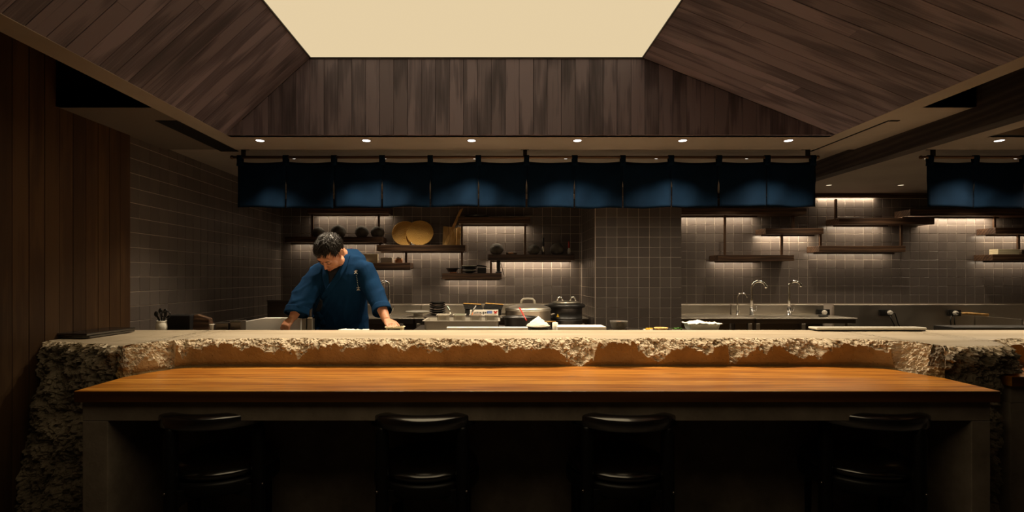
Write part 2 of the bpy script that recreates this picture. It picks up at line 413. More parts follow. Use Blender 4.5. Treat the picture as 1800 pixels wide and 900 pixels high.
def slope(name, a, b, dn, df):
    """boarded slope from a=(x,z) (low edge) to b=(x,z) (high edge), boards run up the slope"""
    d = Vector((b[0]-a[0], 0, b[1]-a[1])); L = d.length; ey = d/L
    ex = Vector((0, 1, 0)) if a[0] > b[0] else Vector((0, -1, 0))
    ez = ex.cross(ey)                     # must face down
    if ez.z > 0: ex = -ex; ez = -ez
    off = -ez*.05
    base_ = B().add([Vector((a[0], dn, a[1]))-ez*.02, Vector((b[0], dn, b[1]))-ez*.02, Vector((b[0], df, b[1]))-ez*.02, Vector((a[0], df, a[1]))-ez*.02,
                    Vector((a[0], dn, a[1]))-ez*.05, Vector((b[0], dn, b[1]))-ez*.05, Vector((b[0], df, b[1]))-ez*.05, Vector((a[0], df, a[1]))-ez*.05],
                   [(0, 1, 2, 3), (4, 5, 6, 7), (0, 1, 5, 4), (1, 2, 6, 5), (2, 3, 7, 6), (3, 0, 4, 7)]).build(name, M('black'))
    struct(base_)
    D = df
    while D > dn+.02:
        c = D-BW/2
        p = Vector((a[0], c, a[1]))-ez*(.018-R.uniform(0, .0012))
        # one or two boards end to end
        if R.random() < .78: place_plank(base_, L, BW, p, ex, ey)
        else:
            s = R.uniform(.25, .75)*L
            place_plank(base_, s-.0008, BW, p, ex, ey); place_plank(base_, L-s, BW, p+ey*s+ez*R.uniform(-.0006, .0006), ex, ey)
        D -= BW
    return base_
slope('wall_slope_left', (XA, ZC), (XPA, ZP), NEAR, D0)
slope('wall_slope_right', (XB, ZC), (XPB, ZP), NEAR, D0)
slope('wall_slope_next', (X2, ZC), (X2+1.0, ZP), 2.0, D0)
g2 = struct(B().box(X2, 6.2, D0+.02, D0+.06, ZC, ZP+.06).build('wall_gable_next', M('black')))
for i in range(14):
    xx = X2+i*BW; h = min(ZP-ZC, (xx-X2)*.485+.004); h1 = min(ZP-ZC, (xx+BW-X2)*.485)
    place_plank(g2, 0, BW, (xx+BW/2, D0+.018, ZC), (1, 0, 0), (0, 0, 1), ends=((0, 0), (h, h1)))
B().box(X2+1.0, XR, NEAR, D0+.05, ZP, ZP+.04).build('next_vault_lid', M('matte_black'), ceil)
lp = empty('luminous_ceiling', ((XPA+XPB)/2, (NEAR+D0)/2, ZP), 'large backlit cream stretched ceiling panel at the top of the wooden vault', 'ceiling light')
PN = -0.1
cx, cy = (XPA+XPB)/2, (NEAR+D0)/2
B().box(XPA-cx+.006, XPB-cx-.006, PN-cy, D0-cy-.006, .004, .012).build('light_panel', M('panel_light'), lp)
fr = B(); hw, hd = (XPB-XPA)/2, (D0-NEAR)/2
fr.box(-hw, hw, hd-.007, hd, -.004, .012).box(-hw, -hw+.007, -hd, hd-.007, -.004, .012).box(hw-.007, hw, -hd, hd-.007, -.004, .012)
fr.build('frame', M('beam_wood'), lp)
B().box(XPA-.1, XPB+.1, NEAR, D0+.06, ZP+.02, ZP+.06).box(XPA, XPB, NEAR, PN, ZP, ZP+.02).build('vault_lid', M('matte_black'), ceil)
B().box(XA, XB, NEAR-.05, NEAR, ZC, ZP+.06).build('vault_near_gable', M('beam_wood'), ceil)
# slot diffusers
o = B().box(-1.94, -1.815, 2.99, 3.72, ZC-.003, ZC+.002).build('air_slot', M('matte_black')); tag(o, 'wide black linear air slot in the left soffit', 'air vent')
o = B().box(2.279, 2.291, 2.99, 3.72, ZC-.003, ZC+.002).box(2.291, 2.345, 2.985, 3.003, ZC-.003, ZC+.002).build('air_slot', M('matte_black')); tag(o, 'thin black linear air slot in the soffit right of the vault', 'air vent')
# dark ledge along the top of the right-hand back wall
struct(B().box(1.9, XR, DB-.05, DB, ZC-.032, ZC+.014).build('trim_2', M('shelf_wood')))

# downlights
LEDGE_SPAN = (1436, 1530)
def spot(parent, loc, power, angle, blend, tilt=(0, 0), colr=(1, .81, .57), size=.025):
    l = bpy.data.lights.new('spot_lamp', 'SPOT'); l.energy = power; l.spot_size = math.radians(angle); l.spot_blend = blend
    l.color = colr; l.shadow_soft_size = size
    o = bpy.data.objects.new('spot_lamp', l); col.objects.link(o); o.parent = parent; o.location = loc
    o.rotation_euler = (math.radians(tilt[0]), math.radians(tilt[1]), 0); return o
BEZ = B().lathe([(.026, .0), (.033, -.003), (.035, 0.001), (.026, .002)], n=20, cap=False).mesh('bezel', M('plaster'), True)
BUL = B().lathe([(.026, -.001), (.012, -.0035), (.003, -.004)], n=16).mesh('lens', M('bulb'), True)
BUL_DIM = B().lathe([(.024, -.001), (.012, -.002), (.003, -.002)], n=16).mesh('lens', M('strip_glow'), True)
def downlight(x, D, z, label, group, power, angle, blend, tilt, dim=False, size=.025, colr=None):
    t = empty('downlight', (x, D, z), label, 'downlight', group)
    link('bezel', BEZ, t); link('lens', BUL_DIM if dim else BUL, t)
    spot(t, (0, 0, -.012), power, angle, blend, tilt, size=size)
    return t
names = ['leftmost', 'second', 'third', 'fourth', 'fifth', 'sixth']
for i, px in enumerate((457, 644, 829, 1015, 1200, 1386)):
    downlight(X(px, 3.43), 3.43, ZC, 'bright recessed downlight in the front soffit, %s from the left' % names[i], 'downlights in the front soffit', POW1*(.7 if i == 0 else 1), 104 if i == 0 else 120, .75, (-4, 0))
downlight(3.35, 3.43, ZC, 'bright recessed downlight right of the dark ceiling beam', 'downlights in the front soffit', POW1, 120, .75, (-4, 0))
for i, px in enumerate((515, 675, 834, 995, 1155, 1315)):
    downlight(X(px, 3.99), 3.99, ZC+.014, 'small recessed downlight glimpsed behind the long curtain rod, %s from the left' % names[i], 'downlights behind the curtain', POW2*(.3, .9, 1, 1, 1, 1)[i], (62, 92, 120, 120, 120, 120)[i], .8, (14, 0))
downlight(4.05, 3.43, ZC, 'unseen downlight added beyond the frame edge to light the right bay', 'downlights in the front soffit', POW1*(.7 if i == 0 else 1), 104 if i == 0 else 120, .75, (-4, 0))  # out of frame, added to brighten the right bay
downlight(3.35, 3.99, ZC+.014, 'small recessed downlight at the left end of the short right curtain', 'downlights behind the curtain', POW2, 120, .8, (14, 0))
downlight(X(1790, 3.99), 3.99, ZC+.014, 'small recessed downlight glimpsed behind the short right curtain', 'downlights behind the curtain', POW2, 120, .8, (14, 0))
for k, (x, lab) in enumerate(((3.346, 'dim downlight near the tiled wall just right of the long curtain'), (4.06, 'dim downlight near the tiled wall between the two curtains'), (5.0, 'unseen downlight added as wall fill behind the right curtain'),
                 (-.86, 'unseen downlight added as fill above the middle shelves of the back wall'), (2.5, 'unseen downlight added as wall fill right of the pillar'))):
    downlight(x, 5.16, ZC+.014, lab, 'dim downlights by the back wall', POW3*(1.3 if x < 0 else 1), 105 if x < 0 else 120, .9, (0, 0), True)  # the last three are hidden by the curtains, added as kitchen fill

# ------------------------------------------------------------------ stone counter
ZS = .925
zt = .785
def interp(pts, t):
    if t <= pts[0][0]: return pts[0][1]
    for a, b in zip(pts, pts[1:]):
        if t <= b[0]: return a[1]+(b[1]-a[1])*(t-a[0])/(b[0]-a[0])
    return pts[-1][1]
path0 = [(-2.300, 2.62), (-2.10, 2.56), (-1.90, 2.47), (-1.80, 2.435), (-1.74, 2.445), (-1.70, 2.53), (-1.64, 2.655), (-1.57, 2.71), (-1.50, 2.725),
         (1.90, 2.725), (1.98, 2.70), (2.04, 2.65), (2.09, 2.50), (2.13, 2.44), (2.22, 2.42), (2.36, 2.425), (2.48, 2.44), (2.545, 2.50), (2.60, 2.61), (2.66, 2.70), (2.78, 2.73), (4.6, 2.73)]
def resample(pts, step):
    out = []; 
    for a, b in zip(pts, pts[1:]):
        L = math.hypot(b[0]-a[0], b[1]-a[1]); n = max(1, round(L/(step*(.45 if -1.80 < a[0] < -1.5 or 1.89 < a[0] < 2.2 or 2.35 < a[0] < 2.7 else 1))))
        for i in range(n): out.append((a[0]+(b[0]-a[0])*i/n, a[1]+(b[1]-a[1])*i/n))
    out.append(pts[-1]); return out
sp = resample(path0, .005)
for _ in range(14):
    sp = [sp[0]]+[((a[0]+2*b[0]+c[0])/4, (a[1]+2*b[1]+c[1])/4) for a, b, c in zip(sp, sp[1:], sp[2:])]+[sp[-1]]
# depth of the chipped band below the rim, read along the face
chips = [(213, 603), (232, 640), (255, 612), (285, 640), (306, 645), (309, 603), (320, 630), (332, 612), (350, 612), (365, 604), (400, 603), (423, 614), (450, 606), (480, 622), (500, 612), (525, 627), (545, 611), (560, 612), (590, 607), (620, 612), (660, 604), (685, 606),
         (703, 618), (720, 610), (733, 608), (752, 614), (773, 616), (800, 608), (813, 603), (850, 606), (875, 604), (890, 619), (905, 612), (933, 615), (960, 610), (985, 620), (1003, 636), (1020, 645), (1030, 642), (1043, 625), (1052, 606), (1080, 603), (1113, 603),
         (1133, 622), (1153, 634), (1173, 618), (1200, 612), (1222, 614), (1243, 622), (1262, 608), (1280, 610), (1284, 638), (1305, 628), (1330, 612), (1345, 622), (1360, 606), (1387, 616), (1413, 632), (1440, 631), (1455, 612), (1480, 604), (1510, 606), (1545, 612), (1566, 616), (1572, 645), (1610, 648), (1625, 640), (1640, 628), (1655, 603)]
chips = [(a, (b-597)/336) for a, b in chips]
V = []; Fc = []; MI = []
trow = [0, .003]+[.007+.0048*i for i in range(29)]; trow = [t for t in trow if t < ZS-zt+.012]
trow += [ZS-zt+.016+.0072*i for i in range(106)]
trow = [t for t in trow if t < ZS]+[ZS-.001]
NT = len(trow); NC = len(sp); NTOP = 34
JT = next(i for i, t in enumerate(trow) if t > ZS-zt+.05)
idx = {}
ridge = []
for ci, (x, D) in enumerate(sp):
    a, b = sp[max(ci-1, 0)], sp[min(ci+1, NC-1)]
    t = Vector((b[0]-a[0], b[1]-a[1])).normalized(); nin = Vector((-t.y, t.x))       # into the stone
    mid = 1.0 if -1.66 < x < 2.03 or x > 2.66 else 0.0
    corner = 1-.55*max(0, 1-min(abs(x+1.64), abs(x-2.02))/.12)
    ls = min(max((-1.70-x)/.08, 0), 1); rs = min(max((x-2.07)/.06, 0), 1)*min(max((2.66-x)/.04, 0), 1)
    pier = max(ls, rs)
    s = x+D
    c = interp(chips, 865+x*F/D)*(1+.35*fbm((s*9, 5, 5), 2))+.013*fbm((s*24, 3, 0), 3)+.012*fbm((s*80, 8, 0), 3)
    if x > 2.6: c = .035+.03*fbm((s*5, 1, 4), 3)
    c = max(c, .009)
    bev = .018+.016*(fbm((s*4.3, 7, 1), 3)*.5+.5)+.80*c
    rows = NT if (pier > 0 or mid == 0) else JT+1
    for j in range(NT):
        if j >= rows: break
        tt = trow[j]
        P = (x*26, D*26, tt*26)
        rug = fbm((x*42, D*42+2, tt*46), 5); rug2 = fbm((x*120, D*120, tt*130), 3); pits = noise.cell(Vector((x*60+rug, D*60, tt*60+rug)))
        if pier >= .999 or (tt > ZS-zt+.02 and pier > 0):
            ins = .022+.018*rug+.009*rug2+.005*pits+.045*fbm((x*8, D*8, tt*8), 3)
            # rounded rim
            ins += .035*math.exp(-tt/.022)
            if x < -1.80: ins -= .15*min(tt/.9, 1)*min((-1.80-x)/.2, 1)
            ins = ins*pier if tt < .14 else max(ins, .004) if x > -1.8 else ins
            if x > 2.40 and tt > .128: ins += .16*min((x-2.40)/.03, 1)*min((tt-.128)/.012, 1)
            mi = 3 if tt < .022+.03*(rug+.3) else 0
        else:
            n2 = fbm((x*38+9, D*38, tt*44), 4)
            vv = c-tt+.021*n2
            if vv > 0 or tt < .007:
                vv = max(vv, 0)
                ins = (.006+.004*min(vv/.01, 1)+.72*min(vv, .12)*corner+(.010*rug+.010*rug2+.006*pits)*min(.35+vv/.03, 1))
                if tt < .02: ins += .012*(1-tt/.02)
                ins = max(ins, .003); mi = 3
            else:
                ins = .002+.0022*abs(rug)+.0015*abs(rug2)*0+.004*(1-math.exp(-(tt-c)/.01))*0; mi = 1
                # worn lower arris
                e = (ZS-zt-.004)-tt
                if e < .02: ins += (.02-max(e, 0))*.35
            if pier > 0: ins = ins*(1-pier)+pier*(.022+.020*rug+.006*rug2+.035*math.exp(-tt/.022)); mi = 0 if pier > .3 and tt < .1 else mi
        z = ZS-tt
        if j == 0: z -= .004*abs(rug); ridge.append(len(V))
        V.append((max(x+nin.x*ins, -2.303), D+nin.y*ins, z)); idx[(ci, j)] = (len(V)-1, mi)
for ci in range(NC-1):
    for j in range(NT-1):
        q = [(ci, j), (ci+1, j), (ci+1, j+1), (ci, j+1)]
        if all(k in idx for k in q):
            Fc.append([idx[k][0] for k in q]); MI.append(idx[q[0]][1])
# top
DR = 3.225
prev = ridge
for r_ in range(1, NTOP+1):
    f = (r_/NTOP)**1.8; cur = []
    for ci in range(NC):
        x0, y0, z0 = V[ridge[ci]]
        xx = x0; yy = y0+(DR-y0)*f
        zz = ZS+.0012*fbm((xx*6, yy*14, 0), 3)*(1 if f < 1 else 0)
        if r_ <= 3: zz -= (4-r_)*.0015*(1+fbm((xx*50, yy*50, 5), 3))
        V.append((xx, yy, zz)); cur.append(len(V)-1)
    for ci in range(NC-1):
        Fc.append((prev[ci], cur[ci], cur[ci+1], prev[ci+1])); MI.append(3 if r_ <= 3 else 2)
    prev = cur
# rear and ends
rear = []
for ci in range(NC): V.append((V[prev[ci]][0], DR, 0)); rear.append(len(V)-1)
for ci in range(NC-1): Fc.append((prev[ci], rear[ci], rear[ci+1], prev[ci+1])); MI.append(1)
me = bpy.data.meshes.new('stone_counter'); me.from_pydata(V, [], Fc)
for k in ('stone_rough', 'stone_face', 'stone_top', 'stone_chip'): me.materials.append(M(k))
me.polygons.foreach_set('material_index', MI); me.polygons.foreach_set('use_smooth', [mi == 2 for mi in MI]); me.update()
stone = bpy.data.objects.new('stone_counter', me); col.objects.link(stone)
tag(stone, 'massive rough-hewn buff stone block counter with chipped edge behind the wooden bar top', 'stone counter')
bm = bmesh.new(); bm.from_mesh(me); bmesh.ops.recalc_face_normals(bm, faces=bm.faces); bm.to_mesh(me); bm.free()

# ------------------------------------------------------------------ wooden bar
def bar(name, poly, front, apron_y, legs, back, label):
    cx, cy = poly[0][0], poly[0][1]
    t = empty(name, (cx, cy, 0), label, 'bar table')
    P = [(p[0]-cx, p[1]-cy) for p in poly]
    top = B().prism(P, .739, zt).build('tabletop', M('counter_wood'), t, bev=.0015)
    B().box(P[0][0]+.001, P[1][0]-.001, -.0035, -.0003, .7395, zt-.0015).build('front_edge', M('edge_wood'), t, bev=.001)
    x0, x1 = legs[0][0]-cx, legs[-1][1]-cx
    B().box(x0, x1, apron_y-cy, apron_y+.06-cy, .655, .7385).build('apron', M('concrete'), t, bev=.003)
    for a, b in legs: B().box(a-cx, b-cx, apron_y-cy, back-cy, 0, .6545).build('leg', M('concrete'), t, bev=.003)
    B().box(legs[0][1]-cx+.001, legs[-1][0]-cx-.001, back-.05-cy, back-cy, 0, .7385).build('back_panel', M('concrete'), t)
    return t
bar('bar_table', [(-1.713, 2.13), (2.083, 2.13), (2.091, 2.40), (2.065, 2.48), (2.02, 2.63), (1.965, 2.69), (1.88, 2.716), (-1.49, 2.716), (-1.555, 2.70), (-1.625, 2.645), (-1.69, 2.515), (-1.722, 2.43)],
    2.13, 2.155, [(-1.70, -1.595), (1.99, 2.068)], 2.62, 'long orange wooden bar table on a concrete frame in front of the stone')
bar('bar_table', [(2.44, 2.44), (4.5, 2.44), (4.5, 2.712), (2.76, 2.700), (2.62, 2.62), (2.44, 2.555)], 2.44, 2.465, [(2.46, 2.55), (4.38, 4.48)], 2.55, 'neighbouring orange wooden bar table cut off at the right frame edge')

# ------------------------------------------------------------------ bar chairs
def make_chair():
    t = empty('bar_chair', (0, 0, 0), 'x', 'chair', 'black lacquered chairs along the bar')
    # local: +y is forward (towards the bar), origin under the seat centre
    B().lathe([(.02, .405), (.205, .405), (.219, .412), (.227, .420), (.227, .431), (.222, .4375), (.200, .4500), (.188, .4555), (.17, .4585), (.12, .461), (.004, .462)], n=56).build('seat', M('leather'), t, smooth=True)
    B().lathe([(.205, .345), (.228, .345), (.233, .352), (.233, .392), (.226, .402), (.05, .403), (.05, .395), (.205, .392)], n=56, cap=False).build('seat_ring', M('black_paint'), t, smooth=True, bev=0)
    legs = [(-.165, -.192, .634), (.165, -.192, .634), (-.165, .185, .40), (.165, .185, .40)]
    for x, y, h in legs:
        rr = .0275
        B().lathe([(rr*.86, 0), (rr*.9, .004), (rr, .2), (rr, h-.035), (rr*.78, h-.008), (rr*.7, h)], (x, y, 0), 20).build('leg', M('black_paint'), t, smooth=True)
        # bolt joining leg to ring
        d = Vector((x, y, 0)).normalized()
        B().tube([Vector((x, y, .372))+d*.024, Vector((x, y, .372))+d*.034], [.008, .006], 10).build('bolt', M('dark_steel'), t, smooth=True)
    # arched braces between the legs under the ring
    for (ax, ay), (bx, by) in (((-.165, -.192), (.165, -.192)), ((-.165, .185), (.165, .185)), ((-.165, -.192), (-.165, .185)), ((.165, -.192), (.165, .185))):
        rings = []
        for i in range(17):
            f = i/16; e = abs(2*f-1)
            zb = .342-.072*e**3.2; x = ax+(bx-ax)*f; y = ay+(by-ay)*f
            dx, dy = (0, .010) if ay == by else (.010, 0)
            rings.append([(x-dx, y-dy, zb), (x+dx, y+dy, zb), (x+dx, y+dy, .376), (x-dx, y-dy, .376)])
        B().rings(rings).build('brace', M('black_paint'), t, bev=.003)
    # curved top rail, ends reaching forward
    rings = []; n = 30
    for i in range(n+1):
        f = i/n; a = (f-.5)*2
        x = .212*math.sin(a*1.12)/math.sin(1.12); y = -.246+.125*(1-math.cos(a*1.12))/(1-math.cos(1.12))
        tx, ty = math.cos(a*1.12), .125/.212*math.sin(a*1.12)*1.3; l = math.hypot(tx, ty); nx, ny = -ty/l, tx/l
        end = min(1, (1-abs(a))/.06+.55)
        hw, z0, z1 = .0225*end, .628+.004*(1-end), .690+.003*a*a-.006*(1-end)
        ring = []
        for u, w in ((-1, -.75), (-1, .42), (-.93, .56), (-.8, .66), (-.3, .83), (.3, .97), (.7, 1), (.93, .96), (1, .82), (1, -.75), (.9, -.92), (.7, -1), (-.7, -1), (-.9, -.92)):
            u *= hw
            ring.append((x+nx*u, y+ny*u, (z0+z1)/2+w*(z1-z0)/2))
        rings.append(ring)
    B().rings(rings).build('back_rail', M('lacquer'), t, smooth=True)
    return t
ch = make_chair()
seats = [(-1.215, 2.36, 17, 'black lacquered round-seat bar chair at the far left end, turned leftward'),
         (-.292, 2.34, 1, 'black lacquered round-seat bar chair second from the left, squarely facing the bar'),
         (.568, 2.34, -3, 'black lacquered round-seat bar chair third from the left, right of centre'),
         (1.655, 2.36, -20, 'black lacquered round-seat bar chair at the far right end, turned rightward')]
for i, (x, y, a, lab) in enumerate(seats):
    c = ch if i == 0 else copy_tree(ch)
    c.location = (x, y, 0); c.rotation_euler.z = math.radians(a); c['label'] = lab

# ------------------------------------------------------------------ indigo curtains
def curtain(x0, n, pw, D, label, rod_label, rod0, rod1, brackets, seed, ntabs=None):
    rr = random.Random(seed)
    zt_, zb_ = Z(284, D), Z(364.5, D)
    t = empty('shop_curtain', (x0+n*pw/2, D, zt_), label, 'curtain')
    ox, oy, oz = x0+n*pw/2, D, zt_
    H = zt_-zb_; zslit = H*.42
    NX, NZ = 14, 16
    ph = [rr.uniform(0, 6) for _ in range(n+1)]
    def P(i, f, g):
        u = (i+f)*pw
        y = .010*math.sin(u*13+ph[0])*(.3+g)+.006*math.sin(u*31+ph[1]+2*g)*(.2+g)+.005*fbm((u*5, g*2, seed), 2)
        if g > .42: y += .006*(1 if i % 2 else -1)*(g-.42)
        z = zt_-g*H
        sag = .010*math.sin(PI*f)*(1-g)**2
        hem = .006*math.sin(u*3+seed)*g+.003*math.sin(u*17)*g
        gap = 0
        if g > .42: gap = (.0035+.0035*math.sin(i*2.3)**2)*min((g-.42)/.1, 1)
        xx = u+(gap if f < .5 else -gap)*(abs(f-.5)*2)**6
        if i == 0 and f < .5: xx -= .006*g
        return (x0+xx-ox, y, z-sag+hem-oz)
    for i in range(n):
        b = B(); vs = [P(i, k/NX, j/NZ) for j in range(NZ+1) for k in range(NX+1)]
        fs = [(j*(NX+1)+k, j*(NX+1)+k+1, (j+1)*(NX+1)+k+1, (j+1)*(NX+1)+k) for j in range(NZ) for k in range(NX)]
        b.add(vs, fs).build('cloth_panel', M('indigo'), t, smooth=True, solid=.0022)
    zr = Z(276.5, D)
    for i in range(ntabs if ntabs else n+1):
        u = i*pw+(.018 if i == 0 else -.018 if i == n else 0)
        rings = []
        for k in range(19):
            a = -PI*.5-PI*.98*k/18 if False else None
        prof = [(-.004, zt_-.03), (-.010, zt_-.004), (-.014, zr-.004)]+[(-.0145*math.cos(a), zr+.0145*math.sin(a)) for a in [PI*k/8 for k in range(1, 8)]]+[(.014, zr-.004), (.010, zt_-.004), (.004, zt_-.03)]
        vs = []
        for y, z in prof:
            w = .019 if z > zt_-.01 else .026
            w *= 1+.05*math.sin(i*3)
            vs += [(u+x0-w-ox, y, z-oz), (u+x0+w-ox, y, z-oz)]
        fs = [(2*k, 2*k+1, 2*k+3, 2*k+2) for k in range(len(prof)-1)]
        B().add(vs, fs).build('tab', M('indigo'), t, smooth=True, solid=.003)
    r = empty('curtain_rod', ((rod0+rod1)/2, D, zr), rod_label, 'rod')
    hl = (rod1-rod0)/2
    B().tube([(-hl, 0, 0), (hl, 0, 0)], .0105, 14).build('rod', M('brown_metal'), r, smooth=True)
    for s_ in (-1, 1): B().ball((s_*hl, 0, 0), .014, 12, 8).build('finial', M('brown_metal'), r, smooth=True)
    zc = ZC+.013-zr
    for bx in brackets:
        B().box(bx-.014-(rod0+rod1)/2, bx+.014-(rod0+rod1)/2, -.008, .008, .008, zc).box(bx-.03-(rod0+rod1)/2, bx+.03-(rod0+rod1)/2, -.03, .03, zc-.004, zc).build('bracket', M('matte_black'), r, bev=.002)
    return t
DN = 3.70
curtain(X(418, DN), 12, (X(1433, DN)-X(418, DN))/12, DN, 'long indigo cloth curtain of twelve slit panels hanging over the counter', 'long thin dark metal rod carrying the long indigo curtain', X(408, DN), X(1437, DN), (X(428, DN), X(923, DN), X(1420, DN)), 3)
curtain(X(1630, DN), 5, .3427, DN, 'short indigo cloth curtain cut off at the right frame edge', 'thin dark metal rod carrying the short right-hand curtain', X(1619, DN), X(1630, DN)+5*.3427+.04, (X(1640, DN), X(1630, DN)+1.6), 9)

# ------------------------------------------------------------------ wall shelves
DF = 5.48
def area(parent, loc, sx, sy, power, rot=(0, 0, 0), colr=(1, .80, .56)):
    l = bpy.data.lights.new('led_lamp', 'AREA'); l.shape = 'RECTANGLE'; l.size = sx; l.size_y = sy; l.energy = power; l.color = colr
    o = bpy.data.objects.new('led_lamp', l); col.objects.link(o); o.parent = parent; o.location = loc; o.rotation_euler = rot; return o
def shelf(pa, pb, pt_, pbm, label, posts=(), led=1.0, span=None, dark=False):
    """pa,pb = ends of the front face, pt_,pbm its top and bottom; posts=(px, length upward in m)"""
    x0, x1 = X(pa, DF), X(pb, DF); z0, z1 = Z(pbm, DF), Z(pt_, DF)
    cx = (x0+x1)/2
    t = empty('wall_shelf', (cx, DF, z0), label, 'shelf', 'staggered wooden wall shelves')
    hw = (x1-x0)/2; h = z1-z0
    dpt = DB-.004-DF
    B().box(-hw, hw, 0, dpt, 0, h).build('board', M('shelf_wood'), t, bev=.0025)
    a, b = span if span else (pa, pb)
    sa, sb = X(a, DF)-cx+.02, X(b, DF)-cx-.02
    B().box(sa, sb, dpt-.092, dpt-.084, -.015, -.0005).build('light_lip', M('shelf_wood'), t)
    B().box(sa, sb, dpt-.076, dpt-.058, -.0045, -.0005).build('led_strip', M('white_plastic'), t)
    if led: area(t, ((sa+sb)/2, dpt-.0675, -.009), sb-sa, .012, STRIP*led*(sb-sa), (math.radians(12), 0, 0))
    for px, pyt in posts:
        L = Z(pyt, DF+.1)-z1
        B().box(X(px, DF+.1)-cx-.011, X(px, DF+.1)-cx+.011, .09, .112, h, h+L-.001).build('hanger', M('brown_metal'), t, bev=.002)
    return z1
zS = {}
zS['S1'] = shelf(540, 683, 364, 375, 'topmost dark shelf on the left, just under the long curtain', led=.55)
zS['S2'] = shelf(500, 672, 416, 426, 'dark shelf above the chef carrying four stone-like black pots', [(549, 375), (666, 375)], led=.5)
zS['S3'] = shelf(662, 818, 430.5, 441, 'dark shelf right of the chef carrying two golden woven discs', [(668, 425)], led=.6)
zS['S4'] = shelf(590, 721, 462, 472, 'low dark shelf behind the chef shoulder carrying cream blocks and a jar', [(714, 441)], led=.5)
zS['S5'] = shelf(806, 932, 381, 393, 'upper dark shelf with a silver knife lying on it', led=1.0)
zS['S6'] = shelf(858, 1010, 447, 457.5, 'dark shelf left of the pillar carrying three black pots and bottles', [(923, 393)], led=1.5)
zS['S7'] = shelf(777, 882, 480, 490.5, 'lowest dark shelf crowded with black pans and bowls', [(812, 393), (863, 457)], led=.6)
zS['R1'] = shelf(1185, 1418, 366, 377, 'long empty shelf directly right of the pillar under the curtain', led=1.1, span=(1190, 1345))
zS['R2'] = shelf(1346, 1448, 401, 411, 'short empty shelf holding two rods down to lower shelves', [(1394, 377)], led=1.7)
zS['R3'] = shelf(1262, 1396, 448, 458.5, 'lowest empty shelf above the left sink faucets', [(1274, 377), (1374, 411)], led=.8, span=(1262, 1350))
zS['R4'] = shelf(1475, 1643, 383, 394, 'empty shelf hung from the ceiling ledge between the curtains', [(1469, 350)], led=1.0, span=(1475, 1580))
zS['R5'] = shelf(1440, 1592, 432, 443, 'lower empty shelf hung below the ledge between the curtains', [(1442, 411), (1584, 394)], led=.6)
zS['R6'] = shelf(1600, 1835, 368, 379, 'long shelf just under the short right curtain', led=1.9, span=(1600, 1780))
zS['R7'] = shelf(1750, 1870, 400, 411, 'shelf at the right edge below the short curtain', [(1748, 379)], led=1.0)
zS['R8'] = shelf(1745, 1860, 447, 458, 'lowest shelf at the right edge carrying pale wooden boxes', [(1790, 411)], led=.5)

def rock_mesh(r, seed, sq=.88):
    b = B(); n, m_ = 26, 18; rings = []
    for j in range(1, m_):
        a = PI*j/m_; ring = []
        for i in range(n):
            d = Vector((math.sin(a)*math.cos(2*PI*i/n), math.sin(a)*math.sin(2*PI*i/n), -math.cos(a)*sq))
            k = r*(1+.05*fbm(d*3+Vector((seed, 0, 0)), 4))
            p = d*k; p.z = max(p.z, -r*sq*.86); ring.append(p)
        rings.append(ring)
    return b.rings(rings).mesh('black_pot', M('stone_ball'), True)
RK = [rock_mesh(.073, 1), rock_mesh(.078, 5), rock_mesh(.066, 9)]
def on(px, key, D=5.57): return X(px, D), D, zS[key]
pots = [(560, 'S2', 2, 'leftmost rough dark spherical pot on the shelf above the chef'), (595, 'S2', 1, 'rough dark spherical pot directly above the chef head'), (636, 'S2', 0, 'rough dark spherical pot third along the shelf above the chef'), (663, 'S2', 0, 'rightmost rough dark spherical pot beside the hanger rod above the chef'),
        (873, 'S6', 0, 'rough dark spherical pot at the left end of the shelf by the pillar'), (938, 'S6', 2, 'rough dark spherical pot right of the rod on the pillar-side shelf'), (979, 'S6', 0, 'shadowed rough dark spherical pot nearest the pillar')]
for px, k, v_, lab in pots:
    x, D, z = on(px, k)
    o = link('black_pot', RK[v_], None, (x, D+(.02 if px == 663 else 0), z+(.073, .078, .066)[v_]*.88*.86+.001)); tag(o, lab, 'pot', 'rough dark spherical pots on the shelves')
def disc(px, py, r, D, lean, yaw, lab, z):
    t = empty('woven_disc', (X(px, D), D, z), lab, 'woven disc', 'golden woven discs')
    t.rotation_euler = (math.radians(-lean), 0, math.radians(yaw))
    b = B(); n = 48; rings = []
    for y, k in ((-.006, .02), (-.0075, .5), (-.007, .93), (-.010, .95), (-.010, .99), (0, 1.0), (.006, .98), (.006, .02)):
        rings.append([(r*k*math.cos(2*PI*i/n)*(1+.006*math.sin(i*7)), y+.0009*math.sin(i*5+k*40), r+r*k*math.sin(2*PI*i/n)*.93-.07*r) for i in range(n)])
    b.rings(rings).build('weave', M('rattan'), t, smooth=True)
    B().tube([(r*.985*math.cos(2*PI*i/40), -.007, r*.93+r*.985*.93*math.sin(2*PI*i/40)) for i in range(41)], .0045, 6).build('rim', M('rattan'), t, smooth=True)
    return t
disc(712, 408, .143, 5.61, 8, 0, 'golden woven rattan disc, the rear left one leaning on the tiles', zS['S3']+.001)
disc(737.5, 409, .146, 5.575, 8, 0, 'golden woven rattan disc, the front right one overlapping its neighbour', zS['S3']+.001)
x, D, z = on(725, 'S3', 5.53)
tag(B().tube([(-.012, 0, .03), (-.004, -.006, .012), (.006, 0, .006), (.014, -.004, .010), (.02, 0, .004)], .0035, 6).tube([(-.006, 0, .028), (-.010, -.004, .01), (.0, 0, .004)], .003, 6).build('twine_knot', M('white_plastic'), smooth=True), 'small white twine knot lying below the golden discs', 'twine').location = (x, D, z)
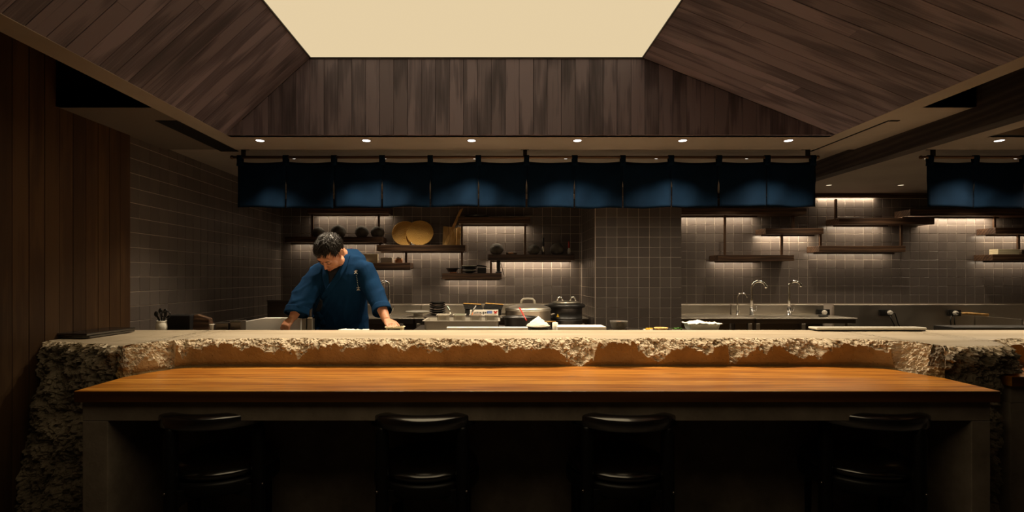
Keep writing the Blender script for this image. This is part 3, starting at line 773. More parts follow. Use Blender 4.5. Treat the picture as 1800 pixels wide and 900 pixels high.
# sack of pale boards with a leaning stick
t = empty('cutting_board', (X(794, 5.62), 5.60, zS['S3']+.001), 'pale golden split wooden board standing behind a leaning stick', 'board')
for a, b_, h, dy in ((-.098, -.035, .205, 0), (-.034, .03, .198, .004), (.031, .052, .192, -.006), (.053, .094, .196, .002)):
    B().add([(a-.0, dy, 0), (b_, dy, 0), (b_+(.006 if b_ > .08 else 0), dy+.02, h), (a+.006, dy+.02, h+.006), (a, dy+.02, 0), (b_, dy+.02, 0), (b_+.003, dy+.034, h), (a+.006, dy+.034, h+.006)],
            [(0, 1, 2, 3), (7, 6, 5, 4), (0, 4, 5, 1), (1, 5, 6, 2), (2, 6, 7, 3), (3, 7, 4, 0)]).build('plank', M('board_wood'), t, bev=.001)
x, D, z = on(783, 'S3', 5.52)
o = B().add([(-.016, -.008, 0), (.016, -.008, 0), (.016, .008, 0), (-.016, .008, 0), (.15, .05, .385), (.186, .05, .40), (.186, .07, .40), (.15, .07, .385)], [(0, 1, 2, 3), (4, 5, 6, 7), (0, 1, 5, 4), (1, 2, 6, 5), (2, 3, 7, 6), (3, 0, 4, 7)]).build('wooden_stick', M('pale_wood'), bev=.002)
o.location = (x, D, z+.001); tag(o, 'flat brown wooden stick leaning diagonally across the pale board', 'stick')
# things on the low shelf behind the chef
x, D, z = on(652, 'S4', 5.6)
o = B().box(-.078, .078, -.012, .012, 0, .098).build('cream_tile', M('cream_paper'), bev=.003); o.location = (x, D, z+.001); tag(o, 'larger cream slab standing behind the chef shoulder', 'slab')
x, D, z = on(680, 'S4', 5.58)
t = empty('soap_dish', (x, D, z), 'small cream rectangular box between the slab and the jar', 'box')
B().box(-.062, .062, -.035, .035, .008, .062).build('block', M('porcelain'), t, bev=.008); B().box(-.058, .058, -.03, .03, .001, .008).build('foot', M('cream_paper'), t, bev=.002)
B().box(-.052, .052, -.0365, -.0345, .016, .054).build('front_panel', M('white_plastic'), t, bev=.001)
x, D, z = on(701, 'S4', 5.58)
t = empty('spice_jar', (x, D, z), 'small round tan jar with a white lid', 'jar')
B().lathe([(.036, .001), (.041, .006), (.041, .040), (.036, .046)], n=24).build('body', M('copper'), t, smooth=True); B().lathe([(.034, .046), (.034, .058), (.030, .061)], n=24).build('lid', M('porcelain'), t, smooth=True)
o = B().tube([(0, 0, 0), (.012, 0, .03), (.024, .0, .085), (.032, 0, .098), (.036, 0, .094)], .005, 8).build('red_hook', M('red'), smooth=True); o.location = (X(611, 5.6), 5.6, zS['S4']+.001); o.scale = (1.2, 1, 1.65); tag(o, 'thin red hooked handle rising behind the chef collar', 'handle')
# knife and tray on the upper shelf
x, D, z = on(914, 'S5', 5.52)
t = empty('kitchen_knife', (x, D, z+.001), 'silver kitchen knife lying on the upper shelf', 'knife')
B().prism([(-.115, -.004), (.05, -.012), (.05, .014), (-.03, .020)], .004, .0065).build('blade', M('chrome'), t); B().tube([(.05, 0, .007), (.14, -.006, .009)], [.008, .0065], 8, .7).build('handle', M('steel'), t, smooth=True)
x, D, z = on(838, 'S5', 5.56)
o = B().lathe([(.10, .001), (.125, .012), (.130, .020), (.126, .020), (.1, .006)], n=30).build('serving_tray', M('black_plastic'), smooth=True); o.location = (x, D, z); tag(o, 'flat black round tray on the upper shelf beside the knife', 'tray')
x, D, z = on(899, 'S6', 5.55)
t = empty('brush_dish', (x, D, z), 'small dark oval dish with a copper front on the pillar-side shelf', 'dish')
B().box(-.058, .058, -.03, .03, .001, .024).build('dish', M('shelf_wood'), t, bev=.008); B().box(-.034, .02, -.0335, -.0295, .004, .021).build('copper_plate', M('copper'), t, bev=.002)
def bottle(px, key, mat_b, mat_c, h, r, lab, D=5.55):
    x, D, z = on(px, key, D); t = empty('slim_bottle', (x, D, z), lab, 'bottle')
    B().lathe([(r, .001), (r*1.05, h*.3), (r*.8, h*.42), (r*.5, h*.5)], n=16).build('body', M(mat_b), t, smooth=True)
    B().lathe([(r*.5, h*.5), (r*.62, h*.55), (r*.55, h), (r*.3, h*1.01)], n=16).build('neck', M(mat_c), t, smooth=True)
bottle(955, 'S6', 'steel', 'black_plastic', .18, .017, 'slim bottle with silver body and black neck between two dark pots')
bottle(1000, 'S6', 'white_plastic', 'red', .14, .016, 'slim bottle with a bright red neck near the pillar')
# crowded lowest shelf
x, D, z = on(795, 'S7', 5.55)
t = empty('frying_pan', (x, D, z+.010), 'small black frying pan at the left end of the lowest shelf', 'pan')
B().lathe([(.045, .004), (.066, .042), (.070, .044), (.064, .042), (.042, .008)], n=26).build('bowl', M('black_plastic'), t, smooth=True); B().tube([(.06, -.01, .04), (.13, -.03, .052)], .007, 8).build('handle', M('black_plastic'), t, smooth=True)
o = B().lathe([(.038, .0005), (.040, .006), (.034, .009)], n=22).build('orange_saucer', M('orange_food'), smooth=True); o.location = (x+.01, D-.005, z); tag(o, 'tiny orange saucer under the small black pan', 'saucer')
for k in range(5):
    o = B().lathe([(.035, 0), (.070, .012), (.084, .017), (.082, .018), (.035, .006)], n=26).build('stacked_bowl', M('porcelain' if k in (1, 4) else 'black_plastic'), smooth=True)
    o.location = (X(825, 5.55)+(k % 2)*.006, 5.55, zS['S7']+.001+k*.0155)
    tag(o, ['bottom black bowl of the stack on the lowest shelf', 'white bowl second from the bottom of the lowest-shelf stack', 'middle black bowl of the stack on the lowest shelf', 'black bowl just below the top of the lowest-shelf stack', 'white bowl topmost of the lowest-shelf stack'][k], 'bowl', 'stacked bowls on the lowest shelf')
o = B().box(-.048, .048, -.045, .045, 0, .058).build('black_crate', M('black_plastic'), bev=.006); o.location = (X(847, 5.55), 5.56, zS['S7']+.001); tag(o, 'small black box between the bowls and the slicer', 'box')
o = B().tube([(-.07, 0, .0), (-.02, -.01, .012), (.05, 0, .005), (.075, 0, 0)], [.004, .008, .008, .004], 8).build('black_cloth_roll', M('matte_black'), smooth=True); o.location = (X(843, 5.55), 5.54, zS['S7']+.068); tag(o, 'thin black roll lying on the small black box', 'roll')
t = empty('peeler_stand', (X(877, 5.55), 5.53, zS['S7']+.001), 'upright black hand slicer with a thin lever at the shelf end', 'slicer')
B().box(-.035, .03, -.03, .03, 0, .014).build('base', M('black_plastic'), t, bev=.003); B().box(-.024, .014, -.014, .014, .0145, .145).build('body', M('black_plastic'), t, bev=.006); B().tube([(.014, -.016, .11), (.03, -.018, .08), (.05, -.02, -.02)], .004, 8).build('lever', M('dark_steel'), t, smooth=True)
for k in range(3):
    o = B().box(-.112, .112, -.05, .05, 0, .018).build('wooden_box', M('cream_paper'), bev=.002); o.location = (X(1768, 5.53)+.01, 5.56, zS['R8']+.001+k*.0188)
    tag(o, ['bottom pale wooden box in the pile at the right edge', 'middle pale wooden box in the pile at the right edge', 'top pale wooden box in the pile at the right edge'][k], 'box', 'pale wooden boxes at the right edge')
for k in range(3):
    o = B().box(-.09, .09, -.05, .05, 0, .018).build('dark_tray', M('dark_steel'), bev=.003); o.location = (X(1808, 5.53), 5.56, zS['R8']+.001+k*.0188)
    tag(o, ['bottom','middle','top'][k]+' dark metal tray stacked beside the pale boxes at the right edge', 'tray', 'dark trays at the right edge')

# ------------------------------------------------------------------ back counters
def steel_table(x0, x1, D1, D2, ztop, lab, legs=(), splash=True, und=True):
    t = empty('steel_counter', ((x0+x1)/2, D1, 0), lab, 'steel counter'); hw = (x1-x0)/2; d = D2-D1
    B().box(-hw, hw, 0, d, ztop-.014, ztop).build('worktop', M('steel'), t, bev=.0055, seg=4)
    B().box(-hw+.012, hw-.012, .012, .03, ztop-.055, ztop-.0125).build('front_rail', M('dark_steel'), t, bev=.002)
    for lx in legs:
        B().box(lx-(x0+x1)/2-.02, lx-(x0+x1)/2+.02, .012, .052, 0, ztop-.0555).build('leg', M('steel'), t, bev=.003)
    B().box(-hw+.03, hw-.03, d-.05, d-.03, 0, ztop-.013).build('rear_panel', M('dark_steel'), t)
    if splash: B().box(-hw, hw, d-.022, d, ztop+.0005, .955).build('splashback', M('steel'), t, bev=.005, seg=4)
    return t
steel_table(XL+.01, X(728, 5.14)-.003, 5.14, 5.69, .85, 'stainless steel sink counter along the back wall behind the chef', [X(500, 5.14), X(705, 5.14)])
steel_table(X(728, 5.14), .955, 5.14, 5.69, .85, 'stainless steel counter along the back wall behind the pots', [X(735, 5.14), .90])
steel_table(1.806, X(1327, 5.14), 5.14, 5.69, .85, 'short stainless steel counter right of the pillar with the small faucet', [X(1320, 5.14), 1.85])
steel_table(X(1328.5, 5.14), X(1508, 5.14), 5.14, 5.69, .85, 'stainless steel sink counter with two tall faucets', [X(1334, 5.14), X(1414, 5.14), X(1495, 5.14)])
o = B().box(X(1425, 5.68)+.25, XR-.01, 5.672, 5.69, .3, .955).build('wall_cladding', M('steel'), bev=.005, seg=4); tag(o, 'long stainless steel wall sheet under the right-hand tiles', 'cladding')
t = empty('steel_counter', (5.27, 5.17, 0), 'low stainless steel counter end at the right edge of the picture', 'steel counter')
B().box(0, .015, 0, .495, 0, .835).build('side_panel', M('steel'), t, bev=.002); B().box(.016, 1.1, 0, .495, .77, .785).build('worktop', M('steel'), t, bev=.002); B().box(.03, .07, .01, .05, 0, .7695).build('leg', M('steel'), t)
# sink bowls sunk look: rims
for px, lab in ((1362, 'rectangular steel sink rim between the two tall faucets'), (640, 'rectangular steel sink rim on the counter behind the chef')):
    o = B().box(-.2, .2, -.16, -.15, 0, .004).box(-.2, .2, .15, .16, 0, .004).box(-.2, -.19, -.15, .15, 0, .004).box(.19, .2, -.15, .15, 0, .004).build('sink_rim', M('steel'), bev=.001); o.location = (X(px, 5.4), 5.36, .8505); tag(o, lab, 'sink')
def faucet(px, D, h, r, side, tr, lab):
    t = empty('faucet', (X(px, D), D, .8505), lab, 'faucet', 'gooseneck faucets')
    B().lathe([(tr*2.1, 0), (tr*2.1, .006), (tr*1.5, .010), (tr*1.5, h*.22), (tr*1.2, h*.24)], n=20).build('base', M('chrome'), t, smooth=True)
    pts = [(0, 0, h*.2), (0, 0, h*.5), (0, 0, h-r)]+[(side*(r-r*math.cos(a)), -.15*r*a, h-r+r*math.sin(a)) for a in [PI*k/14 for k in range(1, 14)]]
    e = pts[-1]; pts.append((e[0]+side*.004, e[1], e[2]-r*.25))
    B().tube(pts, [tr]*3+[tr]*13+[tr*1.15], 14).build('spout', M('chrome'), t, smooth=True)
    B().tube([(tr, 0, h*.13), (tr*3.2, -.004, h*.14)], tr*.8, 10).build('valve', M('chrome'), t, smooth=True)
    B().tube([(tr*3.2, -.004, h*.14), (tr*4.0, -.006, h*.28)], [tr*.45, tr*.3], 8).build('lever', M('chrome'), t, smooth=True)
faucet(1296, 5.52, .235, .046, 1, .006, 'small thin gooseneck faucet, leftmost of the three on the right')
faucet(1321, 5.50, .36, .068, 1, .013, 'tall gooseneck faucet in the middle of the three on the right')
faucet(1387, 5.50, .36, .055, 1, .013, 'tall gooseneck faucet, rightmost of the three on the right')
faucet(684, 5.50, .36, .045, -1, .012, 'chrome gooseneck faucet partly hidden behind the chef')
def socket(px, py, D, lab, plug=.3, cords=()):
    t = empty('wall_socket', (X(px, D), D, Z(py, D)), lab, 'socket', 'sockets on the steel wall')
    B().box(-.068, .068, -.02, 0, -.034, .034).build('plate', M('black_plastic'), t, bev=.004)
    B().box(-.055, -.01, -.0225, -.0205, -.024, .024).build('outlet', M('black'), t, bev=.002)
    B().lathe([(.026, 0), (.026, .022), (.018, .03)], n=8).build('plug', M('white_plastic'), t, bev=.002).matrix_local = Matrix.Translation((plug*.1, -.0205, 0)) @ Matrix.Rotation(PI/2, 4, 'X')
    for c in cords: B().tube(c, .0055, 8).build('cord', M('black_plastic'), t, smooth=True)
socket(1446, 549, 5.665, 'black wall socket with a white plug right of the sink counter', .0)
socket(1555, 549.5, 5.665, 'black wall socket with a white plug and two drooping black cords', .35, [[(.05, -.035, .0), (.08, -.04, -.005), (.10, -.035, -.05), (.12, -.03, -.11), (.16, -.03, -.19)], [(.03, -.03, -.03), (.06, -.03, -.09), (.09, -.03, -.15), (.11, -.03, -.2)]])
socket(1676, 550, 5.665, 'black wall socket with a white plug near the yellow-handled tool', -.05, [[(-.05, -.03, -.03), (-.06, -.03, -.09), (-.04, -.03, -.2)], [(-.02, -.03, -.03), (-.015, -.03, -.1), (.0, -.03, -.2)]])
t = empty('spatula', (X(1690, 5.6), 5.6, Z(551, 5.6)), 'tool with a yellow wooden handle beside the right socket', 'tool')
B().tube([(0, 0, 0), (.05, 0, .002), (.24, -.05, -.012)], [.009, .012, .015], 10).build('handle', M('pale_wood'), t, smooth=True); B().tube([(-.04, .02, .002), (0, 0, 0)], [.006, .008], 8).build('ferrule', M('black_plastic'), t, smooth=True)
# dark cabinet at the back left
t = empty('steel_cabinet', (X(505, 5.0), 5.05, 0), 'low dark steel cabinet in the back left corner', 'cabinet')
B().box(X(466, 5.0)-X(505, 5.0), .20, 0, .085, .30, Z(530, 5.05)).build('body', M('dark_steel'), t, bev=.004); B().box(X(466, 5.0)-X(505, 5.0)-.005, .205, -.006, .085, Z(530, 5.05)+.0005, Z(530, 5.05)+.012).build('top', M('dark_steel'), t, bev=.003)
for lx in (-.19, .17): B().box(lx, lx+.03, .01, .04, 0, .2995).build('leg', M('dark_steel'), t)
# things on the back counters
x, D = X(734, 5.25), 5.28
t = empty('serving_plate', (x, D, .851), 'wide shallow white plate on a foot on the back counter', 'plate')
B().lathe([(.07, 0), (.05, .01), (.045, .03), (.105, .046), (.130, .052), (.131, .056), (.122, .060), (.06, .066), (.004, .068)], n=36).build('plate', M('porcelain'), t, smooth=True); B().lathe([(.085, 0), (.085, .008), (.075, .0085)], n=30).build('foot_ring', M('steel'), t, smooth=True)
t = empty('knife_rest', (X(1418, 5.3), 5.26, .851), 'knife and steel scraps lying on the right sink counter', 'knife')
B().prism([(-.10, 0), (.0, -.02), (.10, -.01), (.06, .012), (-.02, .02)], .004, .008).build('blade', M('chrome'), t); B().tube([(.1, -.002, .01), (.2, .02, .012)], .011, 8).build('handle', M('black_plastic'), t, smooth=True)

# ------------------------------------------------------------------ prep counter and island
ZI = .905
o = B().box(XL+.004, 5.6, 3.236, 3.425, ZI-.03, ZI).build('prep_ledge', M('dark_steel'), bev=.002); tag(o, 'narrow steel prep ledge behind the stone counter', 'prep counter')
o.data = o.data
def table(x0, x1, y0, y1, z, lab):
    t = empty('prep_table', ((x0+x1)/2, y0, 0), lab, 'prep table'); hw = (x1-x0)/2
    B().box(-hw, hw, 0, y1-y0, z-.03, z).build('worktop', M('dark_steel'), t, bev=.002)
    for sx in (-1, 1):
        for yy in (.03, y1-y0-.07): B().box(sx*(hw-.04)-.02, sx*(hw-.04)+.02, yy, yy+.04, 0, z-.0305).build('leg', M('dark_steel'), t)
table(XL+.01, X(543, 3.5), 3.43, 3.56, .87, 'left steel prep table under the white board')
table(X(700, 3.5), 1.0, 3.43, 4.6, .83, 'central steel prep table under the pots and pans')
for sx in (XL+.3, -.3, 1.5, 3.2, 5.0):
    B().box(sx, sx+.04, 3.30, 3.34, 0, ZI-.0305).build('leg', M('dark_steel'), o)
def pan_mesh(b, w, d, z0, z1, rim=.012, tap=.008, th=.002):
    """open rectangular gastronorm pan with a rolled rim"""
    def rr(hw, hd, z, r=.02):
        out = []
        for cx_, cy_, a0 in ((hw-r, hd-r, 0), (-hw+r, hd-r, PI/2), (-hw+r, -hd+r, PI), (hw-r, -hd+r, 1.5*PI)):
            for k in range(5): out.append((cx_+r*math.cos(a0+PI/2*k/4), cy_+r*math.sin(a0+PI/2*k/4), z))
        return out
    w, d = w/2, d/2
    rg = [rr(w-tap, d-tap, z0), rr(w, d, z1-.002), rr(w+rim, d+rim, z1), rr(w+rim, d+rim, z1+.003), rr(w-th, d-th, z1+.003), rr(w-tap-th, d-tap-th, z0+th)]
    return b.rings(rg)
px_ = X(812.5, 3.78)
t = empty('steel_pan', (px_, 3.80, .8305), 'long shallow stainless steel pan holding four smaller pans', 'pan')
pan_mesh(B(), .525, .30, 0, .113).build('pan', M('satin_steel'), t, smooth=False)
for k, (a, b_) in enumerate(((767, 791), (795, 820), (824, 849), (851, 875))):
    D = 3.78; t = empty('small_steel_pan', (X((a+b_)/2, D), 3.80, .836), 'small deep steel pan %s in the long pan' % ('leftmost', 'second from left', 'third from left', 'rightmost')[k], 'pan', 'small steel pans in a row')
    pan_mesh(B(), .084, .15, 0, .142, .006, .008).build('pan', M('satin_steel'), t)
    B().box(-.034, .034, -.066, .066, .06, .118).build('contents', M(('rice', 'green', 'orange_food', 'rice')[k]), t, bev=.01)
for px, sx, lab in ((791, -.03, 'shiny ladle handle sticking up between the two left small pans'), (826, .035, 'shiny ladle handle leaning over the third small pan')):
    o = B().tube([(0, 0, -.02), (sx*.3, -.01, .02), (sx, .0, .058)], [.006, .007, .005], 8).build('ladle', M('chrome'), smooth=True); o.location = (X(px, 3.76)+.008, 3.80, .985); tag(o, lab, 'ladle', 'ladles in the small pans')
t = empty('steel_riser', (X(820, 4.2), 4.06, .8305), 'low steel riser carrying dark dishes behind the pans', 'riser')
B().box(-.33, .27, 0, .26, .105, .117).build('shelf', M('dark_steel'), t, bev=.002)
for lx in (-.32, .24): B().box(lx, lx+.02, .0, .02, 0, .1045).build('leg', M('dark_steel'), t); B().box(lx, lx+.02, .23, .25, 0, .1045).build('leg', M('dark_steel'), t)
zr_ = .948
for k in range(6):
    o = B().lathe([(.04, 0), (.062, .010), (.070-.002*k, .016), (.066, .017), (.04, .005)], n=20).build('dark_dish', M('black_plastic' if k % 2 else 'dark_steel'), smooth=True); o.location = (X(769, 4.2)+.003*math.sin(k*3), 4.2, zr_+.001+k*.0175)
    tag(o, 'dark dish in the stack left of the small pans, number %d up from the bottom' % (k+1) if False else ['lowest dark dish of the stack left of the small pans', 'second-lowest dark dish of the stack left of the small pans', 'third-lowest dark dish of the stack left of the small pans', 'third-highest dark dish of the stack left of the small pans', 'second-highest dark dish of the stack left of the small pans', 'topmost dark dish of the stack left of the small pans'][k], 'dish', 'stacked dark dishes')
# cling film carton
t = empty('film_carton', (X(851, 4.09), 4.10, zr_+.0005), 'white printed cling film carton with red and blue print behind the small pans', 'carton')
B().box(-.112, .112, 0, .045, 0, .046).build('box', M('white_plastic'), t, bev=.001)
pr = random.Random(4)
b1 = B(); xx = -.10
while xx < .02:
    w = pr.uniform(.004, .011); b1.box(xx, xx+w*.7, -.0009, -.0003, .012, .012+pr.uniform(.012, .022)); b1.box(xx, xx+w, -.0009, -.0003, .016+pr.uniform(0, .01), .020+pr.uniform(0.005, .01)); xx += w+.004
b1.build('lettering', M('black_plastic'), t)
B().box(.022, .064, -.0009, -.0003, .010, .040).build('blue_panel', M('blue_print'), t)
b2 = B(); b2.add([(.070, -.0009, .010), (.080, -.0009, .006), (.108, -.0009, .036), (.098, -.0009, .041)], [(0, 1, 2, 3)]); b2.add([(.072, -.0010, .036), (.082, -.0010, .041), (.106, -.0010, .012), (.096, -.0010, .007)], [(0, 1, 2, 3)]); b2.build('red_flash', M('red'), t)
# fanned stacks of black plates with wooden rims
for g_, px in enumerate((833, 866)):
    for k in range(4):
        D = 4.22; t = empty('wood_edged_plate', (X(px, D)+(.004*k if g_ else -.004*k), D, zr_+.049+k*.0105), '', 'plate', 'black plates in two stacks behind the pans')
        t['label'] = ['bottom', 'second from bottom', 'third from bottom', 'topmost'][k]+' black plate with tan rim in the '+('right' if g_ else 'left')+' stack'
        t.rotation_euler = (0, math.radians(4 if g_ else 3), 0)
        B().box(-.074, .074, -.06, .06, 0, .0075).build('plate', M('black_plastic'), t, bev=.002)
        if k == 3: B().box(-.072, .072, -.062, -.02, .008, .013).build('tan_rim', M('rattan'), t, bev=.002)
    o = B().box(-.07, .07, -.05, .05, 0, .048).build('dish_block', M('black_plastic'), bev=.003); o.location = (X(px, 4.22), 4.22, zr_+.0005); tag(o, 'black box under the %s stack of plates' % ('right' if g_ else 'left'), 'box')
# lidded pots
t = empty('stock_pot', (X(928, 4.24), 4.24, .8305), 'large stainless steel pot with domed lid and pale handle', 'pot')
B().lathe([(.175, 0), (.183, .01), (.183, .150), (.190, .155), (.190, .160), (.178, .160), (.175, .02)], n=48).build('body', M('steel'), t, smooth=True)
B().lathe([(.186, .1605), (.186, .170), (.172, .180), (.11, .200), (.04, .209), (.004, .210)], n=48).build('lid', M('steel'), t, smooth=True)
B().tube([(-.058, 0, .205), (-.052, 0, .232), (-.038, 0, .246), (0, 0, .249), (.038, 0, .246), (.052, 0, .232), (.058, 0, .205)], [.010, .009, .008, .008, .008, .009, .010], 10).build('handle', M('porcelain'), t, smooth=True)
for s_ in (-1, 1): B().tube([(s_*.183, -.03, .12), (s_*.215, -.02, .125), (s_*.215, .02, .125), (s_*.183, .03, .12)], .006, 8).build('side_handle', M('steel'), t, smooth=True)
t = empty('rice_warmer', (X(995, 4.38), 4.38, .8305), 'black cylindrical rice warmer with a steel lid and two looped handles', 'pot')
B().lathe([(.128, 0), (.134, .01), (.134, .06), (.138, .063), (.134, .066), (.134, .078), (.138, .081), (.134, .084), (.134, .165), (.150, .170)], n=44).build('body', M('black_plastic'), t, smooth=True)
B().lathe([(.150, .1705), (.160, .178), (.160, .190), (.140, .202), (.11, .210)], n=44, cap=True).build('lid', M('black_plastic'), t, smooth=True)
B().lathe([(.118, .206), (.118, .213), (.09, .222), (.004, .228)], n=40).build('steel_lid', M('steel'), t, smooth=True)
for s_ in (-1, 1): B().tube([(s_*.055-.025, -.02, .222), (s_*.055-.016, -.02, .25), (s_*.055, -.02, .258), (s_*.055+.016, -.02, .25), (s_*.055+.025, -.02, .222)], .006, 8).build('loop_handle', M('chrome'), t, smooth=True)
B().tube([(-.145, .03, .185), (-.178, .045, .182), (-.19, .05, .176)], .006, 8).build('spout', M('black_plastic'), t, smooth=True)
a_ = math.radians(-128); st = [(.1352*math.cos(a_+d), .1352*math.sin(a_+d), z) for d, z in ((-.10, .095), (.10, .095), (0, .122))]
B().add(st, [(0, 1, 2)]).build('warning_sticker', M('yellow'), t)
t = empty('saute_pan', (X(914, 3.76), 3.78, .8305), 'low round black pan in front of the steel pot', 'pan')
B().lathe([(.10, 0), (.106, .01), (.112, .115), (.130, .132), (.130, .137), (.120, .137), (.108, .118), (.10, .01)], n=40).build('pan', M('black_plastic'), t, smooth=True)
B().tube([(-.10, 0, .12), (-.12, -.02, .128), (-.14, -.03, .125)], .007, 8).build('handle', M('black_plastic'), t, smooth=True)
o = B().tube([(X(913, 3.6), 3.60, Z(541, 3.6)), (X(925.5, 3.42), 3.42, Z(563.5, 3.42))], [.005, .0042], 8).build('red_stick', M('red'), smooth=True, origin=(X(925.5, 3.42), 3.42, Z(563.5, 3.42))); tag(o, 'red lacquered stick leaning over the black pan', 'chopstick')
# rice dish on the ledge
t = empty('rice_dish', (X(946, 3.33), 3.335, ZI+.0005), 'dish heaped with white rice on a small black stand', 'dish')
B().box(-.05, .062, -.045, .045, 0, .022).build('stand', M('black_plastic'), t, bev=.003)
B().lathe([(.04, .0225), (.066, .030), (.078, .036), (.074, .038), (.04, .028)], n=32).build('dish', M('porcelain'), t, smooth=True)
b = B(); n, m_ = 40, 12; rings = []
for j in range(m_+1):
    f = j/m_; ring = []
    for i in range(n):
        a = 2*PI*i/n; r = .070*(1-f**1.3)+.002
        k = 1+.10*fbm((math.cos(a)*3, math.sin(a)*3, f*5), 4)
        ring.append((r*k*math.cos(a), r*k*math.sin(a)*.8, .036+.058*f*(1+.12*fbm((math.cos(a)*2*r*20, math.sin(a)*2, 3), 3))))
    rings.append(ring)
b.rings(rings).build('rice', M('rice'), t, smooth=True)['kind'] = 'stuff'
tag(B().box(-.03, .042, -.004, .004, -.003, .003).build('wooden_paddle', M('pale_wood'), bev=.001, origin=(0, 0, 0)), 'small wooden paddle sticking out of the rice', 'paddle').location = (X(965, 3.30), 3.285, Z(565, 3.3))
o = B().lathe([(.017, 0), (.018, .004), (.018, .056), (.012, .058), (.008, .05)], n=18).build('paper_roll', M('rice'), smooth=True); o.location = (X(973.5, 3.33)+.008, 3.33, ZI+.0005); tag(o, 'small upright white roll right of the rice dish', 'roll')
def slab(pa, pb, D1, D2, z0, z1, mat, name, lab, cat, bev=.003):
    x0, x1 = X(pa, D1), X(pb, D1); o = B().box(-(x1-x0)/2, (x1-x0)/2, 0, D2-D1, 0, z1-z0).build(name, M(mat), bev=bev); o.location = ((x0+x1)/2, D1, z0); return tag(o, lab, cat)
slab(785, 928, 3.242, 3.285, ZI+.0005, .940, 'white_board', 'long_white_tray', 'long white tray edge along the rear of the stone below the pans', 'tray')
slab(980, 1066, 3.25, 3.40, ZI+.0005, .942, 'white_board', 'white_cutting_board', 'white cutting board in front of the tiled pillar', 'board')
# dark stone bowl
t = empty('stone_bowl', (X(1088.5, 3.33), 3.34, ZI+.0005), 'dark textured bowl of orange food in front of the pillar', 'bowl')
B().lathe([(.028, 0), (.034, .004), (.048, .03), (.055, .056), (.058, .066), (.053, .066), (.046, .045), (.02, .02)], n=30).build('bowl', M('stone_ball'), t, smooth=True)
B().lathe([(.049, .052), (.03, .060), (.004, .062)], n=20).build('food', M('orange_food'), t, smooth=True)
def plate(px, r, h, mat, lab, name='small_plate', food=None, D=3.33):
    t = empty(name, (X(px, D), D, ZI+.0005), lab, 'plate')
    B().lathe([(r*.6, 0), (r*.9, h*.6), (r, h), (r*.93, h), (r*.5, h*.4)], n=26).build('plate', M(mat), t, smooth=True)
    if food:
        rr = random.Random(int(px)); b = B()
        for q in range(16):
            a = rr.uniform(0, 2*PI); d = rr.uniform(0, r*.7); s = rr.uniform(.010, .022)
            c_, s2 = math.cos(rr.uniform(0, 6)), math.sin(rr.uniform(0, 6)); z = h+rr.uniform(.0, .006)
            p = (d*math.cos(a), d*math.sin(a)); b.add([(p[0]-s*c_, p[1]-s*s2, z), (p[0]+s*.3*s2, p[1]-s*.3*c_, z+.004), (p[0]+s*c_, p[1]+s*s2, z+.003), (p[0]-s*.3*s2, p[1]+s*.3*c_, z+.001), (p[0], p[1], z-.006)], [(0, 1, 2, 3), (0, 1, 4), (1, 2, 4), (2, 3, 4), (3, 0, 4)])
        b.build('leaves' if food == 'green' else 'garnish', M(food), t)['kind'] = 'stuff'
plate(1115, .036, .012, 'black_plastic', 'tiny flat black dish right of the dark textured bowl')
plate(1139, .032, .013, 'porcelain', 'tiny white dish of yellow garnish', food='yellow')
plate(1162, .044, .024, 'pale_wood', 'pale wooden plate between yellow garnish and green leaves')
plate(1190, .062, .016, 'dark_steel', 'oval dish of bright green leaves left of the wrapped box', food='green')
t = empty('wrapped_box', (X(1234, 3.33), 3.335, ZI+.0005), 'clear plastic box of greens with white film crumpled on top', 'container')
pan_mesh(B(), .20, .12, 0, .048, .006, .012).build('box', M('film'), t)
B().box(-.085, .085, -.045, .045, .004, .036).build('greens', M('green'), t, bev=.01)
b = B(); nx, ny = 22, 12
vs = [(-.108+.216*i/nx, -.066+.132*j/ny, .053+.018*math.exp(-((i/nx-.38)/.2)**2)*math.sin(PI*min(max(j/ny, .05), .95))+.008*fbm((i*.5, j*.6, 2), 3)) for j in range(ny+1) for i in range(nx+1)]
b.add(vs, [(j*(nx+1)+i, j*(nx+1)+i+1, (j+1)*(nx+1)+i+1, (j+1)*(nx+1)+i) for j in range(ny) for i in range(nx)]).build('cling_film', M('rice'), t, solid=.0015)
# objects standing on the stone itself and at the right
slab(1440, 1628, 3.13, 3.215, ZS+.003, ZS+.010, 'black_plastic', 'tray_base', 'long black base under the cream tray on the stone', 'tray')
slab(1436, 1630, 3.128, 3.217, ZS+.0105, ZS+.024, 'porcelain', 'cream_tray', 'long cream ceramic tray near the rear edge of the stone', 'tray', .005)
slab(1676, 1840, 3.26, 3.41, ZI+.0005, .938, 'black_plastic', 'black_mat', 'black slate slab behind the stone at the right edge', 'slab', .004)
for k in range(2):
    o = B().box(-.085, .085, -.17, .17, 0, .013).build('menu_folder', M('leather'), bev=.003); o.location = (-2.215+.006*k, 2.925-.012*k, ZS+.004+k*.0138); o.rotation_euler.z = math.radians(-1-3*k)
    tag(o, ('upper' if k else 'lower')+' black leather menu folder lying on the left end of the stone', 'menu', 'black menu folders')
    B().box(-.080, .084, -.165, .165, .003, .010).build('pages', M('dark_steel' if False else 'black_plastic'), o)
